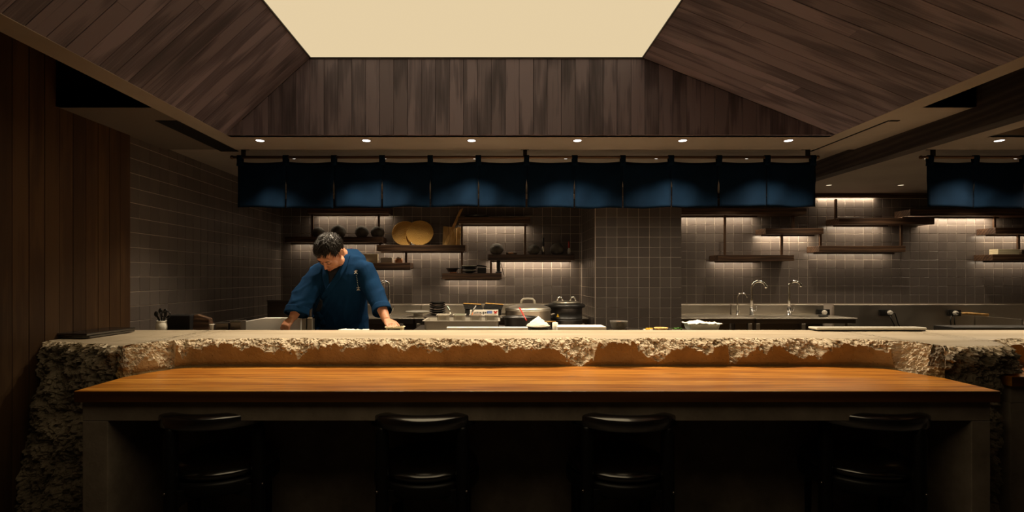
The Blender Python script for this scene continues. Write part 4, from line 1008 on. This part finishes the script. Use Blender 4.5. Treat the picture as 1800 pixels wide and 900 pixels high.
# left cluster
t = empty('utensil_jug', (X(284, 3.33), 3.34, ZI+.0005), 'white ceramic jug full of dark utensils and scissors', 'jug')
B().lathe([(.030, 0), (.036, .006), (.040, .03), (.036, .052), (.031, .060), (.036, .068), (.032, .068), (.028, .058), (.033, .03)], n=26).build('jug', M('porcelain'), t, smooth=True)
B().tube([(.034, 0, .058), (.052, 0, .052), (.054, 0, .03), (.038, 0, .016)], .0055, 8).build('handle', M('porcelain'), t, smooth=True)
ring = lambda c, r: [(c[0]+r*math.cos(2*PI*i/16), c[1], c[2]+r*1.2*math.sin(2*PI*i/16)) for i in range(17)]
for ang, L in ((-25, .12), (-10, .13), (4, .125)):
    a = math.radians(ang); o = B().tube([(0, 0, .02), (math.sin(a)*L, .01, L*math.cos(a))], [.004, .007], 8).ball((math.sin(a)*L, .01, L*math.cos(a)), .014, 10, 8, (1, .5, 1.4)).build('utensil', M('black_plastic'), None, smooth=True); o.location = (X(284, 3.33), 3.345, ZI+.0012)
    tag(o, {-25: 'leftmost black utensil standing in the white jug', -10: 'middle black utensil standing in the white jug', 4: 'straight black utensil standing in the white jug'}[ang], 'utensil', 'utensils in the white jug')
o = B().tube([(0, 0, .03), (.02, 0, .085)], .004, 6).tube(ring((.035, 0, .107), .017), .004, 8).tube(ring((.012, .0, .108), .015), .004, 8).build('scissors', M('black_plastic'), smooth=True); o.location = (X(284, 3.33)+.004, 3.33, ZI+.0012); tag(o, 'black-handled scissors standing in the white jug', 'scissors')
slab(293, 334, 3.33, 3.42, ZI+.0005, 1.008, 'matte_black', 'black_box', 'plain black box right of the white jug', 'box', .006)
t = empty('paper_bag', (X(352, 3.36)+.004, 3.36, ZI+.0005), 'folded dark brown bag with a sloping top beside the black box', 'bag')
B().add([(-.058, 0, 0), (.055, 0, 0), (.055, .06, 0), (-.058, .06, 0), (-.052, .01, .102), (.05, .01, .078), (.05, .05, .078), (-.052, .05, .102), (-.03, .01, .106), (-.03, .05, .106)], [(0, 1, 5, 8, 4), (3, 7, 9, 6, 2), (0, 4, 7, 3), (1, 2, 6, 5), (4, 8, 9, 7), (8, 5, 6, 9), (0, 3, 2, 1)]).build('bag', M('shelf_wood'), t, bev=.004)
B().box(-.05, .045, .007, .010, .066, .072).build('fold', M('shelf_wood'), t)
o = B().lathe([(.009, 0), (.013, .04), (.016, .042), (.016, .046), (.01, .046)], n=16).build('small_cup', M('porcelain'), smooth=True); o.location = (X(372.5, 3.33), 3.33, ZI+.0005); tag(o, 'tiny cream cup left of the dark steel containers', 'cup')
slab(378, 401, 3.34, 3.41, ZI+.0005, .958, 'dark_steel', 'steel_tin', 'low dark steel tin right of the tiny cup', 'tin', .004)
t = empty('steel_canister', (X(412.5, 3.33), 3.375, ZI+.0005), 'square steel canister with a bright top edge left of the white board', 'canister')
B().box(-.036, .036, -.036, .036, 0, .062).build('body', M('dark_steel'), t, bev=.005); B().box(-.037, .037, -.037, .037, .0625, .068).build('lid', M('chrome'), t, bev=.002)
o = B().add([(X(p, 3.46), y, z) for y in (3.46, 3.50) for p, z in ((424, .872), (529, .872), (529, Z(558.5, 3.46)), (463, Z(559, 3.46)), (424, Z(566, 3.46)))], [(0, 1, 2, 3, 4), (9, 8, 7, 6, 5), (0, 5, 6, 1), (1, 6, 7, 2), (2, 7, 8, 3), (3, 8, 9, 4), (4, 9, 5, 0)]).build('white_board', M('white_board'), bev=.003, origin=(X(476, 3.46), 3.46, .872)); tag(o, 'large white board standing on edge left of the chef', 'board')
for k, (a, b_, zz) in enumerate(((529.5, 536.5, .992), (539, 548, .985))):
    t = empty('steel_container', (X((a+b_)/2, 3.46), 3.47, .8705), ('narrow upright steel container touching the white board', 'steel container against the chef jacket')[k], 'container')
    w = X(b_, 3.46)-X(a, 3.46); B().box(-w/2, w/2, 0, .05, 0, zz-.88).build('body', M('satin_steel'), t, bev=.003); B().box(-w/2-.001, w/2+.001, -.001, .051, zz-.8795, zz-.87).build('rim', M('chrome'), t, bev=.002)
# towel and lunch box by the chef hands
b = B(); nx, ny = 26, 10
vs = [(-.095+.19*i/nx, -.035+.07*j/ny, .004+.016*max(0, math.sin(PI*j/ny))*(.7+.5*fbm((i*.3, j*.3, 1), 3))) for j in range(ny+1) for i in range(nx+1)]
t = empty('white_towel', (X(622, 3.28), 3.285, ZI+.001), 'folded white towel on the ledge in front of the chef', 'towel')
b.add(vs, [(j*(nx+1)+i, j*(nx+1)+i+1, (j+1)*(nx+1)+i+1, (j+1)*(nx+1)+i) for j in range(ny) for i in range(nx)]).build('cloth', M('rice'), t, smooth=True, solid=.003)
o = B().box(-.075, .075, -.028, .028, 0, .006).build('dark_tray', M('black_plastic'), bev=.002); o.location = (X(628, 3.33)+.02, 3.372, ZI+.0005); tag(o, 'thin dark tray behind the white towel before the chef', 'tray')
t = empty('food_box', (X(692, 3.27)+.006, 3.285, ZI+.0005), 'small clear-sided cream box beside the chef left hand', 'container')
pan_mesh(B(), .112, .075, 0, .032, .005, .004).build('box', M('cream_paper'), t); B().box(-.04, .04, -.025, .025, .003, .024).build('food', M('shelf_wood'), t, bev=.006)
B().box(-.038, .038, -.0395, -.0375, .006, .024).build('window', M('black_plastic'), t)

area(bpy.data.objects['trim_2'], ((X(1436, DB)+X(1535, DB))/2, DB-.03, ZC-.036), X(1535, DB)-X(1436, DB), .012, STRIP*1.3*(X(1535, DB)-X(1436, DB)), (math.radians(8), 0, 0))
# ------------------------------------------------------------------ the chef
def remesh(b, name, mat, voxel, smooth_it=3, parent=None, disp=None):
    me = b.mesh('tmp', mat, True); o = bpy.data.objects.new('tmp', me); col.objects.link(o)
    q = o.modifiers.new('r', 'REMESH'); q.mode = 'VOXEL'; q.voxel_size = voxel; q.use_smooth_shade = True
    if smooth_it:
        q = o.modifiers.new('s', 'SMOOTH'); q.factor = .5; q.iterations = smooth_it
    dg = bpy.context.evaluated_depsgraph_get()
    m2 = bpy.data.meshes.new_from_object(o.evaluated_get(dg)); m2.name = name
    bpy.data.objects.remove(o)
    if disp:
        m2.calc_loop_triangles() if False else None
        ns = [v.normal.copy() for v in m2.vertices]
        for v, n in zip(m2.vertices, ns): v.co += n*disp(v.co)
    for p in m2.polygons: p.use_smooth = True
    m2.materials.clear(); m2.materials.append(mat)
    r = bpy.data.objects.new(name, m2); col.objects.link(r); r.parent = parent
    return r
def P3(px, py, D): return Vector((X(px, D), D, Z(py, D)))
def ellring(c, hw, hd, n=28, yaw=0, sq=.8):
    out = []
    for i in range(n):
        a = 2*PI*i/n; u = math.copysign(abs(math.cos(a))**sq, math.cos(a))*hw; v = math.copysign(abs(math.sin(a))**sq, math.sin(a))*hd
        out.append((c[0]+u*math.cos(yaw)-v*math.sin(yaw), c[1]+u*math.sin(yaw)+v*math.cos(yaw), c[2]))
    return out
chef = empty('person', (X(600, 3.7), 3.72, 0), 'person in a blue wrap jacket leaning over the prep ledge, head bowed, both hands down', 'person')
CO = Vector(chef.location)
def fix(o):     # parent without moving
    o.parent = chef; o.location = -CO; return o
HC = P3(581, 443.5, 3.44)
HM = Matrix.Translation(HC) @ Matrix.Rotation(math.radians(-20), 4, 'Z') @ Matrix.Rotation(math.radians(5), 4, 'Y') @ Matrix.Rotation(math.radians(57), 4, 'X') @ Matrix.Scale(1.01, 4)
def hp(x, y, z): return HM @ Vector((x, y, z))
HR = HM.to_3x3()
def hb(b, c, r, sc=(1, 1, 1), n=20, m_=14):
    rings = []
    for j in range(1, m_):
        a = PI*j/m_
        rings.append([hp(c[0]+r*sc[0]*math.sin(a)*math.cos(2*PI*i/n), c[1]+r*sc[1]*math.sin(a)*math.sin(2*PI*i/n), c[2]-r*sc[2]*math.cos(a)) for i in range(n)])
    b.rings(rings)
body = B()
hb(body, (0, .012, .028), .094, (.80, 1.02, .97)); hb(body, (0, -.022, -.032), .082, (.80, .84, 1.02)); hb(body, (0, -.050, -.094), .030, (1.1, .95, .75))
hb(body, (0, -.080, .030), .03, (1.7, .4, .8)); body.tube([hp(0, -.086, .012), hp(0, -.106, -.022), hp(0, -.112, -.032)], [.008, .0105, .012], 10)
for s_ in (-1, 1):
    hb(body, (s_*.011, -.100, -.035), .009, n=10, m_=8); hb(body, (s_*.038, -.060, -.028), .030, (.9, .8, 1)); hb(body, (s_*.031, -.078, .004), .0155, (1.15, .75, .8), 12, 10)
    hb(body, (s_*.079, .012, -.006), .030, (.30, .60, 1.05), 14, 10); body.tube([hp(s_*.083, .020, .018), hp(s_*.089, .022, .006), hp(s_*.087, .018, -.016), hp(s_*.081, .008, -.030)], .0055, 8)
    hb(body, (s_*.052, -.02, -.066), .030, (.8, 1.2, .9), 14, 10)
body.tube([hp(-.024, -.082, -.064), hp(-.010, -.094, -.062), hp(.010, -.094, -.062), hp(.024, -.082, -.064)], [.004, .0065, .0065, .004], 8)
body.tube([hp(-.020, -.080, -.072), hp(0, -.092, -.072), hp(.020, -.080, -.072)], [.004, .0075, .004], 8)
NB = P3(606, 455, 3.58)
body.tube([hp(0, .03, -.03), (hp(0, .045, -.10)+NB)/2, NB], [.056, .056, .064], 20)
TR = [(468, 603, .150, .085, 3.585), (482, 600, .172, .098, 3.59), (505, 599, .166, .105, 3.60), (535, 599, .155, .10, 3.64), (560, 599, .158, .105, 3.68), (588, 600, .165, .11, 3.71)]
rg = [ellring(tuple(P3(606, 452, 3.59)), .085, .062)]+[ellring(tuple(P3(c, py, D)), hw, hd) for py, c, hw, hd, D in TR]
hx = X(600, 3.71); rg.append(ellring((hx, 3.72, .80), .165, .115)); body.rings(rg)
for s_ in (-1, 1): body.tube([(hx+s_*.085, 3.72, .88), (hx+s_*.095, 3.73, .70), (hx+s_*.10, 3.74, .48), (hx+s_*.10, 3.76, .44), (hx+s_*.10, 3.79, .10), (hx+s_*.10, 3.80, .05)], [.085, .082, .056, .056, .038, .04], 18); \
    body.tube([(hx+s_*.10, 3.83, .04), (hx+s_*.105, 3.74, .035), (hx+s_*.115, 3.62, .025)], [.036, .038, .026], 14)
SHL, ELL, WRL = P3(562, 476, 3.54), P3(530, 527, 3.43), P3(514.5, 559, 3.365)
SHR, ELR, WRR = P3(643, 472, 3.54), P3(664, 522, 3.50), P3(679, 563, 3.375)
body.tube([SHL+Vector((.04, 0, 0)), SHL, (SHL+ELL)/2, ELL, ELL+(WRL-ELL)*.3, WRL], [.05, .050, .045, .040, .040, .026], 18)
body.tube([SHR-Vector((.04, 0, 0)), SHR, (SHR+ELR)/2, ELR, ELR+(WRR-ELR)*.3, WRR], [.05, .050, .045, .040, .040, .026], 18)
nails = []
def hand(Wp, d, nrm, thumb, curl, L=.082, spread=.10):
    d = Vector(d).normalized(); n = Vector(nrm); n = (n-d*n.dot(d)).normalized(); u = d.cross(n)
    rings = []
    for f, hw, ht in ((-.10, .024, .019), (.15, .026, .018), (.5, .034, .0165), (.85, .041, .014), (1.0, .040, .011)):
        c = Wp+d*L*f
        rings.append([c+u*hw*math.copysign(abs(math.cos(a))**.8, math.cos(a))+n*ht*math.sin(a) for a in [2*PI*i/16 for i in range(16)]])
    body.rings(rings)
    for k, (off, ln) in enumerate(((.0315, .070), (.0105, .078), (-.0105, .073), (-.0305, .056))):
        p = Wp+d*L*.93+u*off-n*.001; dd = (d+u*off*spread*12).normalized(); pts = [p-dd*.01, p]; rr = [.0095, .0095]; ang = 0
        c_ = curl[k] if isinstance(curl[k], (tuple, list)) else (curl[k],)*3
        for sgl, ca, r in ((.45, c_[0], .0088), (.30, c_[1], .0082), (.25, c_[2], .0068)):
            ang += ca; v = dd*math.cos(ang)-n*math.sin(ang); p = p+v*ln*sgl; pts.append(p); rr.append(r)
        body.tube(pts, rr, 10); nails.append((p, n))
    p = Wp+d*L*.22+u*.024*thumb
    dirs = ((d*.62+u*thumb*.70-n*.25), (d*.85+u*thumb*.35-n*.4), (d*.9+u*thumb*.05-n*.45)); pts = [p-u*thumb*.012, p]; rr = [.014, .0135]
    for v, ln, r in zip(dirs, (.034, .028, .022), (.012, .0105, .008)): p = p+v.normalized()*ln; pts.append(p); rr.append(r)
    body.tube(pts, rr, 10)
KL = P3(503.5, 571, 3.33)
hand(WRL, KL-WRL, (-.35, -.65, .65), 1, ((.75, .8, .4),)*4, L=(KL-WRL).length+.012)
KR = P3(687, 574, 3.315)
hand(WRR, KR-WRR+Vector((.02, -.01, 0)), (.1, -.25, .95), -1, ((.20, .35, .3), (.22, .35, .3), (.25, .4, .3), (.3, .4, .3)), L=.070)
bd = fix(remesh(body, 'body', M('skin'), .0042, 3))
# hair: cap plus many tapered locks combed forward from the crown
hair = B()
def hairline(v):     # v on unit head directions (local)
    az = math.atan2(v.x, -v.y)          # 0 = front
    f = abs(az)/PI
    zl = .50-.10*abs(math.sin(az*1.0))+.035*math.sin(az*9) if f < .28 else (.50-(f-.28)*4.2 if f < .42 else -.30)
    if .28 <= f < .50: zl = max(-.05, .42-(f-.28)*6)
    return zl
n, m_ = 60, 40; vs = []; keep = {}
for j in range(m_+1):
    a = PI*j/m_
    for i in range(n):
        d = Vector((math.sin(a)*math.sin(2*PI*i/n), -math.sin(a)*math.cos(2*PI*i/n), math.cos(a)))
        k = 1+.030*fbm(d*7, 4)
        keep[(j, i)] = d.z > hairline(d)-.04
        vs.append(hp(d.x*.0835*k, .014+d.y*.1045*k, .028+d.z*.100*k))
fs = [(j*n+i, j*n+(i+1) % n, (j+1)*n+(i+1) % n, (j+1)*n+i) for j in range(m_) for i in range(n) if keep[(j, i)] and keep[(j+1, i)] and keep[(j, (i+1) % n)] and keep[(j+1, (i+1) % n)]]
hair.add(vs, fs)
hr = random.Random(11)
crown = Vector((.012, .045, .095))
cnt = 0
while cnt < 1500:
    d = Vector((hr.gauss(0, 1), hr.gauss(0, 1), hr.gauss(.4, 1))).normalized()
    if d.z < hairline(d)+.02: continue
    cnt += 1
    root = Vector((d.x*.083, .014+d.y*.104, .028+d.z*.099))
    flow = (root-crown); flow -= d*flow.dot(d)
    if flow.length < 1e-4: continue
    flow = (flow.normalized()+Vector((hr.gauss(0, .22), -.25+hr.gauss(0, .2), hr.gauss(0, .12)))).normalized(); flow -= d*flow.dot(d)*.75
    L = hr.uniform(.022, .042); lift = hr.uniform(.004, .015)
    if abs(math.atan2(d.x, -d.y)) > 1.4: L *= .7; lift *= .6
    side = d.cross(flow).normalized()*hr.uniform(.0014, .0036)
    pts = []
    for k in range(4):
        f = k/3; q = root+flow*L*f+d*(lift*math.sin(PI*min(f*.8, 1))-.004*f*f-.001); pts.append((q, 1-f*.85))
    ring = [[hp(*(q+side*w)), hp(*(q+d*.0016*w)), hp(*(q-side*w))] for q, w in pts]
    hair.rings(ring, True, False)
fix(hair.build('hair', M('hair'), None, smooth=True))
for s_ in (-1, 1):
    fd = B(); fd.tube([hp(s_*.016, -.0935, .020), hp(s_*.030, -.0945, .026), hp(s_*.046, -.082, .022)], [.0022, .003, .0015], 6)
    fix(fd.build('eyebrow', M('hair'), None, smooth=True))
for s_ in (-1, 1):
    fd = B().tube([hp(s_*.017, -.0885, .000), hp(s_*.024, -.0915, -.004), hp(s_*.031, -.0918, -.0055), hp(s_*.039, -.0888, -.004), hp(s_*.046, -.082, .001)], .0014, 6)
    fix(fd.build('eyelashes', M('hair'), None, smooth=True))
fd = B().tube([hp(-.020, -.0885, -.0665), hp(-.008, -.1005, -.0655), hp(0, -.0995, -.067), hp(.008, -.1005, -.0655), hp(.020, -.0885, -.0665)], [.0012, .0035, .003, .0035, .0012], 8)
fix(fd.build('mouth', M('lip'), None, smooth=True))
# jacket
jk = B()
JR = [(438, 614, .052, .050, 3.61), (445, 611, .092, .070, 3.60), (454, 606, .140, .092, 3.59), (465, 602, .172, .108, 3.58), (482, 600, .186, .124, 3.585), (505, 598, .194, .128, 3.60), (530, 597.5, .186, .124, 3.635), (548, 598, .190, .128, 3.665), (566, 598, .194, .132, 3.69), (592, 599, .198, .135, 3.705)]
rg = [ellring(tuple(P3(c, py, D)), hw, hd, 36) for py, c, hw, hd, D in JR]
rg.append(ellring((hx, 3.72, .74), .205, .14, 36)); rg.append(ellring((hx, 3.72, .66), .21, .145, 36)); jk.rings(rg)
dL = (WRL-ELL).normalized(); dR = (WRR-ELR).normalized()
def sleeve(pts, rad, up):
    jk.tube(pts, rad, 20, 1.0)
sleeve([SHL+Vector((.07, .01, .0)), SHL+Vector((.005, 0, -.012)), P3(548, 499, 3.50), P3(535.5, 520, 3.455), P3(528.5, 532, 3.425), P3(524.5, 541, 3.40), P3(522, 550.5, 3.385)], [.070, .072, .070, .076, .073, .071, .071], None)
sleeve([SHR-Vector((.07, -.01, .0)), SHR+Vector((-.005, 0, -.012)), P3(651, 497, 3.53), P3(659.5, 516, 3.505), P3(666, 530, 3.475), P3(671, 544, 3.445)], [.066, .068, .066, .062, .058, .058], None)
def folds(co):
    p = co-CO
    a = noise.noise(Vector((co.x*9+co.z*5, co.y*6, co.z*4-co.x*6)))
    r = 1-abs(a)*2.2
    b_ = noise.noise(Vector((co.x*22-co.z*9, co.y*14, co.z*9+co.x*13)))
    e = 0
    # creases gathered at the elbow and the waist tie
    dl = (co-P3(529, 531, 3.42)).length; dw = (co-P3(566, 548, 3.53)).length
    e += .0045*math.exp(-(dl/.10)**2)*math.sin((co.z*.9-co.x*.5)*120+4*noise.noise(co*14))
    e += .006*math.exp(-(dw/.11)**2)*math.sin((co.x*.9-co.z*.7)*140)
    return .007*max(r, 0)**2+.003*b_+e
jacket = fix(remesh(jk, 'jacket', M('jacket_cloth'), .006, 2, disp=folds))
for a_, b_, r_ in ((P3(524.0, 541, 3.398), P3(521.0, 553.0, 3.38), .0735), (P3(669.3, 538.5, 3.457), P3(672.0, 548.5, 3.43), .0605)):
    ax = (b_-a_).normalized(); u_ = ax.cross(Vector((0, 1, 0))).normalized(); w_ = ax.cross(u_); rings = []
    for k in range(6):
        c_ = a_+(b_-a_)*k/5; rings.append([c_+(u_*math.cos(g)*(1+.05*k/5)+w_*math.sin(g)*(1+.04*k/5))*r_*(1+.02*math.sin(3*g+1)+.015*math.sin(5*g)) for g in [2*PI*i/32 for i in range(32)]])
    fix(B().rings(rings, True, False).build('cuff', M('jacket_cloth'), None, smooth=True, solid=.003))
# overlapping collar, inner shirt, ties laid on the jacket surface
from mathutils.bvhtree import BVHTree
bv = BVHTree.FromPolygons([v.co for v in jacket.data.vertices], [p.vertices for p in jacket.data.polygons])
def cast(px, py, off):
    o_ = Vector((0, 0, EYE)); d = Vector((X(px, 1), 1, -(py-488)/F)).normalized()
    h, nrm, _, _ = bv.ray_cast(o_+d*2.6, d)
    if h is None: return None
    if nrm.dot(d) > 0: nrm = -nrm
    return h+nrm*off
def patch(name, mat, left, right, off, nu=6, nv=18, solid=.004, th=0):
    """strip between two pixel polylines resampled to equal counts, laid on the jacket"""
    def rs(pl, n):
        ds = [0]
        for a, b in zip(pl, pl[1:]): ds.append(ds[-1]+math.hypot(b[0]-a[0], b[1]-a[1]))
        out = []
        for k in range(n+1):
            t = ds[-1]*k/n; i = max(j for j in range(len(ds)) if ds[j] <= t+1e-9); i = min(i, len(pl)-2)
            f = (t-ds[i])/max(ds[i+1]-ds[i], 1e-6); out.append((pl[i][0]+(pl[i+1][0]-pl[i][0])*f, pl[i][1]+(pl[i+1][1]-pl[i][1])*f))
        return out
    A, Bp = rs(left, nv), rs(right, nv); vs = []; last = None
    for k in range(nv+1):
        for i in range(nu+1):
            f = i/nu; q = cast(A[k][0]+(Bp[k][0]-A[k][0])*f, A[k][1]+(Bp[k][1]-A[k][1])*f, off)
            if q is None or (last is not None and (q-last).length > .12): q = last if last is not None else HC.copy()
            vs.append(q); last = q
    fs = [(k*(nu+1)+i, k*(nu+1)+i+1, (k+1)*(nu+1)+i+1, (k+1)*(nu+1)+i) for k in range(nv) for i in range(nu)]
    return fix(B().add(vs, fs).build(name, M(mat), None, smooth=True, solid=solid))
patch('inner_shirt', 'inner_cloth', [(577, 462), (577, 480), (578, 497), (579, 508)], [(608, 455), (602, 470), (592, 490), (581, 508)], .004)
patch('lapel', 'jacket_cloth', [(607, 449), (600, 467), (588, 487), (574, 507), (563, 521)], [(616, 449), (610, 470), (598, 491), (583, 511), (568, 527)], .010)
patch('lapel', 'jacket_cloth', [(568, 466), (568, 485), (570, 500), (573, 509)], [(577, 466), (578, 482), (579, 497), (580, 507)], .007)
patch('waist_tie', 'jacket_cloth', [(556, 548), (562, 558), (567, 572)], [(562, 546), (569, 556), (574, 570)], .012, 3, 10)
patch('waist_tie', 'jacket_cloth', [(555, 551), (553, 562), (549, 574)], [(560, 553), (559, 564), (556, 575)], .010, 3, 10)
patch('fold_shade', 'inner_cloth', [(563, 524), (559, 536), (556, 548)], [(568, 528), (567, 536), (561, 549)], .006, 3, 8, .003)  # dark strip painting the shade in the fold below the arm
em = B()
def stroke(x0, y0, x1, y1, w=.0016):
    a, b_ = cast(x0, y0, .0028), cast(x1, y1, .0028)
    if a and b_: em.tube([a, b_], w, 6)
for (x0, y0, x1, y1) in ((622.5, 477.2, 628.2, 477.0), (625.4, 475.0, 625.0, 480.6), (625.2, 478.4, 622.6, 481.4), (625.4, 478.6, 629.0, 481.2), (627.4, 474.8, 628.2, 476.0)): stroke(x0, y0, x1, y1)
for k in range(7):
    stroke(626.0+.42*k, 484.0+3.0*k, 626.7+.42*k, 484.7+3.0*k, .0019)
for (x0, y0, x1, y1) in ((626.6, 505.5, 632.4, 505.2), (629.4, 503.6, 629.6, 510.4), (627.2, 508.0, 632.0, 507.7), (627.0, 510.6, 628.8, 508.4), (630.2, 508.4, 632.6, 510.4)): stroke(x0, y0, x1, y1)
fix(em.build('embroidery', M('porcelain'), None)); col.objects['embroidery']['label'] = 'white embroidered column of small characters on the chest'
# trousers and shoes
tr = B()
tr.rings([ellring((hx, 3.72, .92), .175, .12), ellring((hx, 3.72, .80), .185, .128), ellring((hx, 3.725, .74), .185, .12)])
for s_ in (-1, 1): tr.tube([(hx+s_*.088, 3.72, .84), (hx+s_*.097, 3.73, .70), (hx+s_*.102, 3.745, .46), (hx+s_*.102, 3.79, .14), (hx+s_*.102, 3.795, .075)], [.098, .096, .074, .062, .060], 20)
fix(remesh(tr, 'trousers', M('inner_cloth'), .012, 3))
for s_ in (-1, 1):
    sh = B(); sh.tube([(hx+s_*.10, 3.85, .040), (hx+s_*.103, 3.78, .048), (hx+s_*.11, 3.68, .038), (hx+s_*.117, 3.60, .030)], [.030, .044, .042, .026], 16)
    sh.v = [(a, b_, max(c, .001)) for a, b_, c in sh.v]; fix(sh.build('shoe', M('black_plastic'), None, smooth=True))
